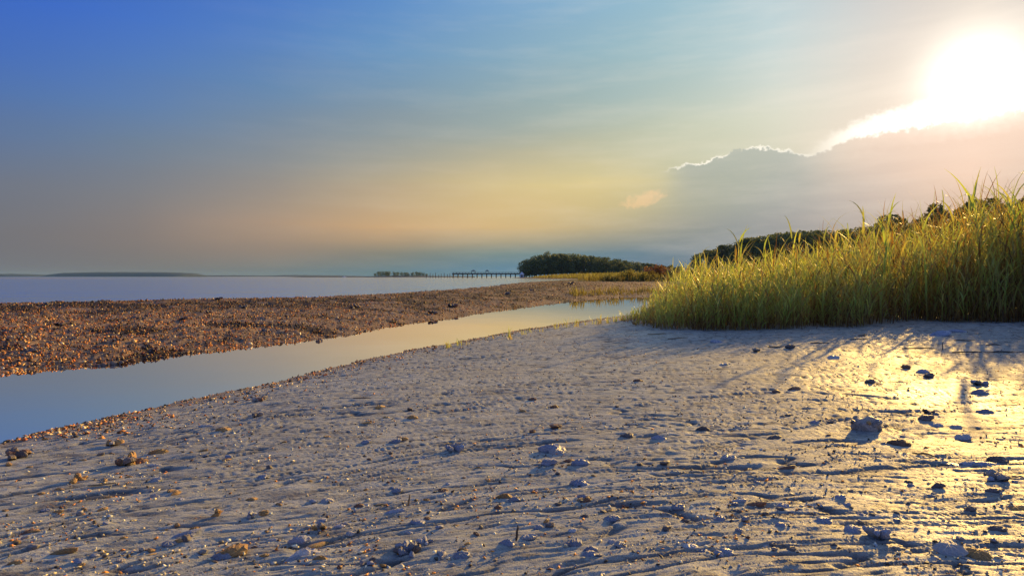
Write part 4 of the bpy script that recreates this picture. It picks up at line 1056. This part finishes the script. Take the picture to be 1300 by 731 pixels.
# shells and stones one can name: (u, v, width px, kind, material, turn in degrees, label)
S = [(292, 713, 38, 'oyster', 'orange', 30, 'long orange lit oyster shell with a pale blue end, at the bottom left'), (286, 717, 24, 'oyster', 'slate', 30, 'pale blue shell wedged against the long orange oyster at the bottom left'),
     (404, 697, 34, 'razor', 'orange', 38, 'narrow orange shell lying uphill above the pale spotted one'), (385, 713, 46, 'oyster', 'white', 34, 'long pale spotted oyster shell near the bottom edge'), (372, 719, 22, 'razor', 'slate', 30, 'blue grey sliver touching the long pale spotted shell'),
     (223, 628, 14, 'oyster', 'orange', 70, 'rough orange shell standing out alone left of centre'), (72, 652, 12, 'oyster', 'orange', 10, 'single orange shell near the left edge'), (277, 660, 15, 'snail', 'orange', 60, 'coiled orange whelk shell with round opening'),
     (323, 662, 15, 'snail', 'slate', 0, 'purplish whelk shell with dark round opening'), (333, 658, 13, 'clam', 'orange', 0, 'small orange clam shell touching the purplish whelk'), (236, 687, 32, 'razor', 'slate', 32, 'long bluish shell sloping up to an orange lit tip'),
     (247, 681, 14, 'oyster', 'orange', 30, 'orange tip shell at the upper end of the long bluish one'), (214, 701, 16, 'clam', 'slate', 0, 'rounded blue shell beside a small orange shell, lower left'), (226, 698, 13, 'oyster', 'orange', 10, 'small orange shell beside the rounded blue one'),
     (37, 682, 20, 'oyster', 'brown', 30, 'pinkish brown shell near the lower left edge'), (80, 712, 30, 'razor', 'orange', 12, 'yellow edged shell on the bottom left mud'), (16, 725, 18, 'oyster', 'orange', 0, 'orange shell low in the left corner'),
     (380, 695, 28, 'oyster', 'slate', 30, 'grey green shell heaped with mud left of the narrow orange one'), (102, 575, 12, 'oyster', 'orange', 0, 'small bright shell uphill of the orange cluster'), (198, 569, 20, 'oyster', 'orange', 20, 'bright orange shell just right of the ragged cluster'),
     (196, 586, 16, 'razor', 'white', 12, 'pale narrow shell below the bright orange one'), (73, 618, 12, 'oyster', 'orange', 10, 'flat yellow shell on the mid left mud'), (105, 619, 14, 'razor', 'white', 12, 'white sliver below the yellow orange lump'),
     (256, 569, 14, 'razor', 'orange', 18, 'narrow yellow shell in the upper left mud'), (282, 542, 17, 'oyster', 'orange', 5, 'flat orange shell near the bank, above the narrow yellow one'), (262, 534, 18, 'razor', 'white', 10, 'cream sliver just below the creek bank'),
     (197, 607, 13, 'clam', 'white', 0, 'white clam shell half sunk in mud at left'), (332, 607, 12, 'clam', 'slate', 0, 'small blue shell beside a grey one, left of centre'), (415, 640, 15, 'clam', 'white', 20, 'grey white shell with open rim left of centre'),
     (371, 648, 12, 'razor', 'white', 25, 'thin white shell left of the open rimmed one'), (408, 667, 12, 'clam', 'slate', 10, 'blue clam shell below the open rimmed shell'), (318, 638, 14, 'oyster', 'orange', 0, 'orange shell in the shallow hollow left of centre'),
     (640, 641, 20, 'oyster', 'orange', -8, 'bright orange shell on a dark base, bottom centre'), (652, 645, 14, 'oyster', 'slate', 10, 'grey shell tucked right of the bright orange one'), (632, 655, 11, 'stone', 'brown', 0, 'orange brown stone below the bright orange shell'),
     (705, 547, 15, 'stone', 'brown', 0, 'rounded rust brown stone in the middle of the mud'), (676, 553, 8, 'stone', 'brown', 0, 'little red stone left of the rounded rust brown one'), (523, 533, 14, 'oyster', 'orange', 10, 'orange shell, lowest of the scattered group in the centre'),
     (512, 560, 11, 'oyster', 'orange', 20, 'orange end shell on a grey heap in the centre left'), (501, 563, 16, 'oyster', 'slate', 15, 'grey heaped shell under the orange end shell'), (481, 519, 13, 'oyster', 'orange', 40, 'upturned orange shell in the centre left'),
     (490, 532, 9, 'oyster', 'orange', 0, 'yellow orange shell second in the centre group'), (464, 539, 14, 'razor', 'orange', 5, 'pinkish orange sliver, leftmost of the centre group'), (520, 522, 8, 'stone', 'dark', 0, 'dark knob of stone above the centre group'),
     (662, 525, 10, 'oyster', 'orange', 5, 'small yellow orange shell right of centre'), (675, 511, 11, 'oyster', 'brown', 0, 'red brown shell above the small yellow orange one'), (810, 491, 13, 'oyster', 'brown', 10, 'flat orange brown shell high in the middle of the mud'),
     (704, 521, 14, 'oyster', 'brown', 35, 'upturned olive brown shell in the middle'), (924, 595, 17, 'clam', 'white', 0, 'round cream clam shell right of centre'), (935, 655, 24, 'razor', 'white', -3, 'pale half of the long flat shell pair at the lower right'),
     (959, 659, 26, 'razor', 'brown', -6, 'orange half of the long flat shell pair at the lower right'), (994, 661, 14, 'clam', 'slate', 0, 'blue grey shell just right of the long flat pair'), (1246, 611, 46, 'razor', 'slate', -3, 'long grey shell in the golden glare'),
     (1266, 606, 26, 'oyster', 'dark', -8, 'dark hump behind the long grey shell'), (1211, 609, 19, 'stone', 'slate', 0, 'rounded grey stone left of the long grey shell'), (1221, 575, 18, 'clam', 'white', 0, 'smooth white clam shell alone in the golden glare'),
     (1187, 556, 17, 'clam', 'slate', 10, 'pale blue ribbed shell below a row of dark clods'), (1176, 549, 18, 'stone', 'dark', 10, 'dark clod above the pale blue ribbed shell'), (1213, 559, 13, 'clam', 'white', 0, 'small flat white shell right of the pale blue ribbed one'),
     (1140, 582, 26, 'oyster', 'brown', -15, 'ridged brown shell lying in front of the big oyster rock'), (1251, 537, 22, 'oyster', 'slate', -5, 'flat grey shell in the upper golden glare'), (1243, 512, 22, 'oyster', 'slate', 0, 'heaped grey shell nearer the grass in the glare'),
     (1205, 722, 34, 'clam', 'white', 0, 'large rounded pale shell at the bottom right edge'), (1240, 726, 30, 'clam', 'orange', 0, 'large sunken yellowish shell beside the rounded pale one'), (1082, 693, 20, 'clam', 'slate', 25, 'split pair of small blue shells at the lower right'),
     (1044, 681, 19, 'clam', 'slate', 0, 'domed blue grey shell above the lower right crack'), (1030, 672, 14, 'oyster', 'dark', 0, 'dark sliver behind the domed blue grey shell'), (985, 511, 11, 'stone', 'brown', 0, 'dark red stone in the grey mud before the stand'),
     (1006, 508, 16, 'oyster', 'brown', 10, 'brownish shell right of the dark red stone'), (1034, 552, 13, 'oyster', 'slate', 0, 'grey shell left of the big oyster rock'), (1055, 551, 9, 'stone', 'dark', 0, 'little black stone touching the wet patch by the oyster rock'),
     (891, 556, 16, 'oyster', 'dark', 0, 'dark flat shell on the bluish wet mud'), (1000, 541, 9, 'stone', 'dark', 0, 'small black pebble on the bluish wet mud'), (980, 570, 18, 'oyster', 'dark', 5, 'dark oyster shell left of the wet patch'),
     (950, 611, 12, 'clam', 'brown', 30, 'small brown shell standing on edge right of centre'), (998, 611, 24, 'razor', 'brown', 4, 'thin brown shell in line with the standing one'), (1066, 652, 13, 'clam', 'slate', 0, 'small blue shell in the orange mud'),
     (787, 713, 15, 'clam', 'white', 0, 'bright white oval shell at the bottom centre'), (776, 706, 10, 'clam', 'white', 0, 'smaller white shell above left of the bright oval one'), (727, 709, 22, 'oyster', 'slate', 10, 'pale grey shell lying flat at the bottom centre'),
     (643, 706, 22, 'oyster', 'slate', -25, 'slate blue shell beside a dark upright splinter'), (670, 697, 20, 'clam', 'white', -15, 'cream shell above the dark crack at the bottom centre'), (683, 684, 15, 'oyster', 'slate', 40, 'grey white shell propped by a small stone'),
     (698, 683, 12, 'stone', 'dark', 0, 'small dark stone propping the grey white shell'), (776, 675, 19, 'clam', 'slate', 10, 'domed bluish shell right of the bottom centre crack'), (747, 725, 16, 'clam', 'slate', 0, 'grey ribbed shell low at the bottom centre'),
     (748, 718, 18, 'oyster', 'slate', 0, 'grey shell stacked above the ribbed one at the bottom'), (585, 720, 20, 'clam', 'slate', 5, 'blue grey shell right of the dark blue heap'), (562, 719, 16, 'oyster', 'white', 80, 'upright pale shell between two blue shells at the bottom'),
     (529, 674, 18, 'oyster', 'slate', 0, 'blue grey shell with a dark underside, bottom left of centre'), (519, 684, 10, 'oyster', 'white', 0, 'small pale shell below the blue grey one'), (460, 685, 14, 'oyster', 'orange', 0, 'bright orange shell on the left of the bottom centre'),
     (444, 686, 10, 'clam', 'white', 0, 'white shell left of the bright orange one near the bottom'), (502, 657, 26, 'razor', 'slate', 18, 'long pale splinter of shell left of the bottom centre'), (578, 655, 12, 'oyster', 'brown', 60, 'orange brown upturned shell at the edge of a mud step'),
     (541, 641, 9, 'oyster', 'orange', 0, 'small yellow shell above the mud step'), (455, 647, 13, 'oyster', 'brown', 10, 'rust red shell left of centre, low'), (562, 630, 12, 'clam', 'brown', 0, 'pinkish flat shell in the mid mud'),
     (503, 627, 14, 'clam', 'slate', 0, 'blue white shell beside a muddy heap'), (535, 582, 15, 'clam', 'slate', 0, 'pale violet shell in the mid mud'), (528, 588, 10, 'clam', 'white', 0, 'white chip beside the pale violet shell'),
     (464, 563, 12, 'clam', 'slate', 0, 'violet shell left of the orange ended heap'), (697, 598, 20, 'stone', 'slate', 0, 'grey triangular stone in the middle of the picture'), (701, 590, 10, 'clam', 'white', 0, 'white shell on top of the grey triangular stone'),
     (722, 592, 14, 'oyster', 'brown', 5, 'brown shell right of the grey triangular stone'), (736, 599, 24, 'oyster', 'slate', 5, 'mottled grey green shell heap beside the brown shell'), (700, 578, 34, 'oyster', 'slate', 8, 'long low blue grey shell above the triangular stone'),
     (706, 581, 18, 'clam', 'white', 0, 'lilac white shell at the end of the long low one'), (844, 602, 14, 'stone', 'dark', 30, 'dark angular stone right of centre'), (795, 562, 16, 'oyster', 'dark', 0, 'dark flat shell right of the middle'),
     (836, 567, 18, 'oyster', 'slate', -5, 'grey blue flat shell above the dark angular stone'), (812, 603, 7, 'stone', 'dark', 0, 'tiny dark stone left of the dark angular one'), (735, 625, 26, 'oyster', 'slate', 0, 'worn grey green shell in a dark crack'),
     (737, 645, 14, 'oyster', 'slate', 0, 'rounded grey shell under an orange one'), (745, 649, 16, 'oyster', 'brown', 40, 'orange tinted shell leaning on the rounded grey one'), (860, 662, 16, 'clam', 'slate', 0, 'grey blue shell at the left of the golden mud'),
     (891, 683, 24, 'oyster', 'white', 4, 'pale blue white shell group at the lower right of centre'), (912, 679, 16, 'oyster', 'slate', 10, 'dark edged shell right of the pale blue white ones'), (875, 716, 18, 'clam', 'white', 0, 'cream shell on the bottom edge right of centre'),
     (892, 721, 22, 'oyster', 'slate', 0, 'blue shell heap on the bottom edge right of centre'), (921, 724, 16, 'clam', 'slate', -30, 'tilted grey shell on the bottom edge right of centre'), (973, 712, 14, 'clam', 'white', 20, 'small pair of grey white shells on the golden mud'),
     (990, 688, 12, 'clam', 'slate', 0, 'little bluish shell in the lower right crack'), (1263, 695, 22, 'oyster', 'dark', 0, 'flat dark shell near the right edge, low'), (1290, 667, 20, 'clam', 'orange', 0, 'orange rounded shell on the right edge'),
     (1190, 640, 16, 'oyster', 'dark', 0, 'small dark hump on bright mud left of the ribbed clump'), (1230, 668, 16, 'oyster', 'dark', 10, 'dark shell lying in the long crack at right'), (1258, 648, 18, 'oyster', 'dark', -4, 'flat dark shell between the two right cracks'),
     (1105, 497, 14, 'stone', 'dark', 0, 'dark stone at the edge of the grass shadow'), (1170, 482, 15, 'oyster', 'slate', 0, 'grey shell with white rim where the light breaks through'), (1150, 476, 13, 'stone', 'brown', 0, 'brown lump at the start of the light streak'),
     (1180, 489, 14, 'stone', 'dark', 0, 'dark stone below the white rimmed shell'), (1058, 461, 14, 'clam', 'white', 0, 'small white shell in the shadow of the grass'), (909, 438, 14, 'clam', 'slate', 0, 'pale blue flat shell close under the left of the stand'),
     (918, 471, 10, 'clam', 'white', 0, 'white clam shell in the grey shade left'), (1217, 427, 22, 'razor', 'slate', 0, 'grey shell by the foot of the stand near the right'), (1190, 432, 24, 'oyster', 'slate', -3, 'low grey slab of shell near the stand foot'),
     (960, 451, 10, 'stone', 'dark', 0, 'dark pebble in the shade below the stand'), (1003, 448, 12, 'stone', 'dark', 10, 'black stone in the shade, centre of the strip'), (1222, 458, 14, 'stone', 'dark', 0, 'dark lump among the twigs'), (1094, 432, 10, 'stone', 'dark', 0, 'dark lump close under the stand')]
for u, v, wp, kind, mat, deg, lab in S:
    x, y = px(u, v, .145)
    put_shell(kind, mat, x, y, max(.012, wp * y / FPX * 1.12), R(deg * 1.2), lab, None, None, (rs_.uniform(-.2, .35), rs_.uniform(-.25, .1)), 1.0)

for i, (u, v, wp, mats, n, lab) in enumerate([(165, 582, 34, ('orange', 'brown', 'dark'), 7, 'ragged orange and brown oyster cluster on the left mud'), (100, 606, 24, ('orange',), 5, 'bright yellow orange clump of oysters near the left'),
                                             (145, 553, 24, ('orange', 'oyster'), 5, 'orange edged clump just below the creek bank at left'), (20, 566, 34, ('dark', 'brown'), 5, 'dark oyster clump at the left edge on the water line'),
                                             (517, 711, 40, ('slate', 'dark', 'slate'), 7, 'dark blue heap of shells at the bottom left of centre'), (540, 700, 22, ('white', 'slate'), 4, 'pale shell heap right behind the dark blue one'),
                                             (466, 727, 22, ('slate', 'dark'), 4, 'blue dark clump on the bottom edge, left of centre'), (1112, 702, 36, ('slate', 'white', 'slate'), 6, 'blue white oyster cluster over the lower right crack'),
                                             (1267, 630, 30, ('slate', 'oyster'), 6, 'ribbed grey oyster clump in the golden glare'), (576, 573, 30, ('oyster', 'slate'), 6, 'long grey clump with a yellowish top in the centre'),
                                             (326, 524, 18, ('oyster', 'dark'), 4, 'grey dark clump below the bank, left of centre'), (405, 681, 20, ('oyster', 'orange'), 4, 'mixed orange and white clump left of the bottom centre'),
                                             (1242, 500, 24, ('slate', 'dark'), 5, 'dark grey clump between two light streaks'), (1180, 540, 18, ('dark', 'slate'), 5, 'row of dark clods joined in a clump under the light streak'),
                                             (330, 497, 20, ('brown', 'oyster'), 4, 'brown clump on the crest of the bank')]):
    x, y = px(u, v, .145); cluster(x, y, wp * y / FPX * 1.05, mats, n, lab, 40 + i)

# the big oyster rock with its wet patch
x, y = px(1100, 561, .15); sz = 46 * y / FPX
t = empty('oyster_rock', (x, y, gz(x, y)), 0, 'largest lump on the mud, a pale oyster crusted rock at the right', 'rock')
link('rock', shp('stone', 'oyster', 3), t, (0, 0, -sz * .03), (0, .1, .3), (sz * 1.05, sz * .8, sz * 1.0))
for i, (a, b, c, s, m_, r1, r2, r3) in enumerate([(.17, -.08, .16, .50, 'white', .9, -.5, .3), (-.02, -.10, .20, .42, 'orange', .7, .2, 1.4), (-.28, -.06, .10, .42, 'oyster', .6, -.8, 2.6), (.30, .0, .10, .38, 'oyster', .5, .6, .4), (.06, .05, .30, .36, 'orange', .2, -.3, .8), (-.14, .1, .22, .40, 'oyster', -.4, -.4, 2)]):
    link('oyster', shp('oyster', m_, i % 5), t, (a * sz, b * sz, c * sz), (r1, r2, r3), (s * sz, s * sz, s * sz * 1.2))

# dark clumps on the bar across the creek
rb = random.Random(12)
for i, (u, v, wp, zz, lab) in enumerate([(400, 428, 24, .06, 'dark oyster clump standing at the water edge with its reflection, on the bar'), (176, 405, 14, .2, 'round dark clump on the back of the bar at the left'), (60, 393, 14, .2, 'dark hump on the bar crest near the left edge'),
                                         (277, 384, 9, .22, 'small dark lump at the crest against the bay'), (308, 392, 12, .2, 'dark clump on the bar crest left of centre'), (265, 398, 12, .2, 'long dark clump behind the bar crest'), (232, 408, 14, .18, 'bluish dark clump in the middle of the bar'),
                                         (38, 442, 18, .15, 'dark hollowed clump near the left edge of the bar'), (115, 419, 12, .18, 'dark clump on the open part of the bar'), (75, 416, 12, .18, 'dark clump left on the open part of the bar'), (195, 438, 13, .12, 'dark clump nearer the creek on the bar'),
                                         (128, 436, 12, .14, 'dark clump left of the one nearer the creek'), (340, 416, 14, .15, 'broad dark clump above the reflected one'), (330, 411, 10, .15, 'dark clump beside the broad one'), (450, 391, 14, .18, 'dark clump on the far middle of the bar'),
                                         (550, 396, 12, .12, 'dark clump near the water, right half of the bar'), (576, 389, 14, .14, 'wide dark patch of oysters on the right half'), (645, 374, 10, .2, 'dark clump beyond the wide dark patch'), (676, 370, 9, .2, 'dark clump toward the narrowing bar'), (725, 362, 8, .2, 'dark clump near the far end of the bar'),
                                         (150, 456, 20, .05, 'brown clump on the creek margin at left'), (90, 461, 22, .05, 'rounded clump dipping in the creek at left'), (126, 458, 14, .05, 'small spike of shells in the creek at left')]):
    x, y = px(u, v, zz); cluster(x, y, wp * y / FPX * 1.1, ('dark', 'brown', 'dark'), 6, lab, 90 + i)

# many more loose shells, alike within their patch
LABM = {'orange': 'orange stained', 'slate': 'blue grey', 'white': 'whitish', 'oyster': 'mottled grey', 'brown': 'rusty brown', 'dark': 'dark muddy'}
cnt = 0
while cnt < 330:
    v = 425 + 306 * rs_.random() ** .75; u = rs_.uniform(-20, 1320)
    x, y = px(u, v, .145)
    h_, dc, db, nmm, _ = ground_h(np.array([x]), np.array([y]), False); dc = float(dc[0])
    if dc < .03 or (in_poly(np.array([x]), np.array([y]), STAND)[0]): continue
    edge_ = dc < .55
    if not edge_ and rs_.random() < .15: continue
    kind = rs_.choice(('oyster', 'oyster', 'oyster', 'clam', 'razor', 'stone')); 
    if edge_: mat = rs_.choice(('orange', 'orange', 'brown', 'oyster', 'dark')); zone = 'in the shell strip along the creek'
    elif u < 430: mat = rs_.choice(('orange', 'orange', 'orange', 'white', 'oyster', 'orange', 'slate')); zone = 'on rippled mud at the left'
    elif u < 860: mat = rs_.choice(('slate', 'oyster', 'orange', 'brown', 'white', 'dark', 'orange')); zone = 'on streaked mud in the middle'
    elif v < 500: mat = rs_.choice(('slate', 'dark', 'dark', 'white', 'oyster')); zone = 'in the shade below the tall grass'
    else: mat = rs_.choice(('slate', 'dark', 'white', 'oyster', 'slate', 'dark')); zone = 'on golden mud at the right'
    if kind == 'stone' and mat in ('white', 'orange'): mat = 'dark'
    cat = NAMES[kind][1]
    if not edge_: zone += ', close to the camera' if v > 620 else (', halfway up the flat' if v > 520 else ', far up the flat')
    else: zone += ', at its near end' if u < 300 else (', in its middle' if u < 550 else ', at its far end')
    lab = f'small {LABM[mat]} {cat} {zone}'
    put_shell(kind, mat, x, y, rs_.uniform(.012, .031) * (1.35 if edge_ or u < 430 else 1), rs_.uniform(-.9, .9), lab, f'{LABM[mat]} {cat}s {zone}'); cnt += 1


# dark twigs and reed stems on the mud near the grass, and a few splinters
for i, (u, v, L_, a, lab) in enumerate([(1165, 449, .34, 2, 'dark twig lying across the shaded mud left of the pair'), (1196, 453, .10, 80, 'short twig standing upright in the mud'), (1245, 455, .55, -3, 'long thin dark stick lying in the shade near the right'), (1280, 456, .3, 1, 'dark stick ending at the right edge'),
                                        (1090, 436, .22, 5, 'twig close to the stand foot'), (1040, 441, .2, -6, 'short dark twig under the middle of the stand'), (985, 446, .2, 12, 'dark twig in the left shade'), (861, 432, .3, 20, 'pale reed stem at the left foot of the stand'), (838, 426, .35, 14, 'bent reed stem lying toward the creek'),
                                        (1225, 440, .25, 0, 'twig near the grey slab of shell'), (1262, 447, .2, 8, 'small twig above the long thin stick'), (655, 703, .045, 88, 'dark splinter standing upright beside the slate blue shell'), (1175, 596, .10, -50, 'curved dark rootlet near the ridged brown shell'),
                                        (483, 644, .05, 35, 'pale straw splinter on the left middle mud'), (518, 651, .04, 75, 'short yellow straw sticking up left of centre'), (130, 612, .10, 20, 'brown reed piece near the yellow orange clump'), (460, 505, .12, 10, 'dark stick near the bank in the centre left')]):
    x, y = px(u, v, .15); z = gz(x, y); rr = random.Random(i); st = a > 60
    d = Vector((math.cos(R(a)), math.sin(R(a)) * .9, 0)) if not st else Vector((.15, .1, .98))
    pts = [Vector((0, 0, .006)) + d * (L_ * (k / 5 - (0 if st else .5))) + Vector((rr.uniform(-1, 1), rr.uniform(-1, 1), 0)) * L_ * .03 for k in range(6)]
    if not st:
        for p in pts: p.z = gz(x + p.x, y + p.y) - z + .006
    mb = MB(); w0 = .0035 if L_ < .15 else .006; mb.tube(pts, [w0 * .7, w0, w0 * 1.1, w0, w0 * .8, w0 * .4], 6)
    tag(mb.build('twig', M['straw' if 'pale' in lab or 'straw' in lab or 'reed' in lab else 'twig'], None, True, (x, y, z)), lab, 'twig')


# ------------------------------------------------------------------ shell rubble nobody could count
def chips(x, y, z, size, cols, r, flat=.35, tilt=.7):
    n = len(x)
    o8 = np.array([[1, 0, 0], [.1, .85, .1], [-.95, .1, 0], [-.1, -.85, .1], [.15, .1, 1.0], [-.1, 0, -.9]])
    fc = np.array([[0, 1, 4], [1, 2, 4], [2, 3, 4], [3, 0, 4], [1, 0, 5], [2, 1, 5], [3, 2, 5], [0, 3, 5]])
    v = o8[None] * (1 + r.normal(0, .22, (n, 6, 3))) + r.normal(0, .10, (n, 6, 3))
    v *= np.stack([r.uniform(.6, 1.15, n), r.uniform(.35, .8, n), flat * r.uniform(.6, 1.6, n)], 1)[:, None] * (size / 2)[:, None, None]
    def rot(v, i, j, a):
        c, s = np.cos(a)[:, None], np.sin(a)[:, None]; p = v[:, :, i] * c - v[:, :, j] * s; q_ = v[:, :, i] * s + v[:, :, j] * c; v[:, :, i], v[:, :, j] = p, q_
    rot(v, 1, 2, r.normal(0, tilt, n)); rot(v, 0, 2, r.normal(0, tilt, n)); rot(v, 0, 1, r.uniform(0, 6.28, n))
    v += np.stack([x, y, z], 1)[:, None]
    f = (np.arange(n)[:, None, None] * 6 + fc[None]).reshape(-1, 3)
    return v.reshape(-1, 3), f, np.repeat(cols, 6, axis=0)


def pick_cols(pal, n, r, near=None):
    c = np.array([lin(p[0]) for p in pal]); w_ = np.array([p[1] for p in pal], float); k = r.choice(len(c), n, p=w_ / w_.sum())
    return c[k] * r.uniform(.7, 1.25, (n, 1))


PAL_BAR = [((168, 104, 52), 20), ((198, 134, 76), 16), ((104, 68, 42), 20), ((62, 46, 36), 18), ((216, 176, 124), 8), ((128, 112, 104), 9), ((232, 212, 180), 4), ((190, 96, 36), 8)]
PAL_MUD = [((206, 190, 168), 22), ((120, 112, 106), 12), ((64, 56, 52), 20), ((236, 226, 208), 16), ((150, 158, 178), 14), ((214, 136, 56), 16), ((110, 66, 40), 8)]
r6 = np.random.default_rng(77)
# bar
n = 360000
Y = 5.2 * (95 / 5.2) ** r6.uniform(0, 1, n); x = r6.uniform(-1.02, .42, n) * Y; y = Y
h_, dc, db, nmm, _ = ground_h(x, y)
ok = (nmm < .35) & (np.minimum(dc, db) > -.06) & (x < 30)
x, y, h_, db, dc = x[ok][:66000], y[ok][:66000], h_[ok][:66000], db[ok][:66000], dc[ok][:66000]
size = .011 * (6.5 ** (r6.uniform(0, 1, len(x)) ** 1.3)) * (1 + np.clip((y - 14) / 60, 0, .7))
crest = np.exp(-((db - 6.2) / 2.8) ** 2) * (perlin(x * .8, y * .8, 41) > -.35)
crest = bar_dark(x, y, db); size *= 1 + .4 * crest
cl = pick_cols(PAL_BAR, len(x), r6); cl = cl * (1 - .85 * crest * r6.uniform(.7, 1, len(x)))[:, None]
v, f, c = chips(x, y, h_ + size * .12, size, cl, r6, .4, .8)
print('bar chips', len(x))
tag(link('shell_rubble', mesh_np('shell_rubble', v, f, M['chips'], False, {'tint': c})), kind='stuff')
# strip along the near bank and fragments over the mud
def near_chips(name, n, lo, hi, pal, dens, flat, tilt):
    N = n * 4; Yv = 1.2 * (17 / 1.2) ** r6.uniform(0, 1, N); xx = r6.uniform(-1.15, 1.1, N) * Yv
    if name == 'bank_shell_strip':                       # sown along the waterline itself
        P_ = np.array(CREEK[2:20]); tt = r6.uniform(0, 1, N) ** .9 * (len(P_) - 1.001); i_ = tt.astype(int); fr_ = (tt - i_)[:, None]
        pt = P_[i_] * (1 - fr_) + P_[i_ + 1] * fr_; off = np.abs(r6.normal(0, .42, N)) - .12; nrm = P_[i_ + 1] - P_[i_]; nrm /= np.linalg.norm(nrm, axis=1)[:, None]
        xx = pt[:, 0] + nrm[:, 1] * off; Yv = pt[:, 1] - nrm[:, 0] * off
    h_, dc, db, nmm, _ = ground_h(xx, Yv); ok = (nmm > .5) & (r6.uniform(0, 1, N) < dens(dc, xx, Yv))
    xx, Yv, h_ = xx[ok][:n], Yv[ok][:n], h_[ok][:n]; s = lo * (hi / lo) ** (r6.uniform(0, 1, len(xx)) ** 1.6)
    v, f, c = chips(xx, Yv, h_ + s * .06, s, pick_cols(pal, len(xx), r6), r6, flat, tilt); print(name, len(xx), round(float(Yv.min()), 1))
    tag(link(name, mesh_np(name, v, f, M['chips'], False, {'tint': c})), kind='stuff')
near_chips('bank_shell_strip', 9000, .010, .05, PAL_BAR + PAL_MUD[:3], lambda dc, a, b: np.where((dc > -.03), 1, 0), .35, .45)
near_chips('shell_fragments', 32000, .0035, .024, PAL_MUD, lambda dc, a, b: np.where(dc > .1, .25 + .75 * (perlin(a * 1.8, b * 2.6, 88) > .05), 0), .4, .4)
# dead leaf litter and black root stubs at the foot of the stand
q = scatter(STAND, 3000, np.random.default_rng(8), 2.0); e = poly_sd(q[:, 0], q[:, 1], STAND); q = q[(e > -.6)]
q = q + r6.normal(0, .10, q.shape) - np.array([0, .08]); n = len(q); z = ground_h(q[:, 0], q[:, 1])[0]
v, f, tn = blades(np.column_stack([q, z + .004]), r6.uniform(0, 6.28, n), r6.uniform(.04, .22, n), r6.uniform(.5, 1.5, n), r6.uniform(-.3, .5, n), r6.uniform(.004, .012, n), np.zeros(n), r6.uniform(0, .25, n), 3, r6)
tag(link('grass_litter', mesh_np('grass_litter', v, f, M['blade'], False, {'tone': tn})), kind='stuff')

# ------------------------------------------------------------------ the air over the bay
def haze():
    mb = MB(); mb.box((0, 1900, 12.5), (7600, 5200, 31)); m = bpy.data.materials.new('haze'); m.use_nodes = True; t = NT(m.node_tree); t.n.remove(t.n['Principled BSDF'])
    pv = t.node('ShaderNodeVolumePrincipled'); pv.inputs['Color'].default_value = (.35, .66, 1, 1); pv.inputs['Density'].default_value = 7e-5; pv.inputs['Anisotropy'].default_value = .0
    t.l.new(pv.outputs[0], t.n['Material Output'].inputs['Volume'])
    o = mb.build('haze', m); o['kind'] = 'stuff'
haze()
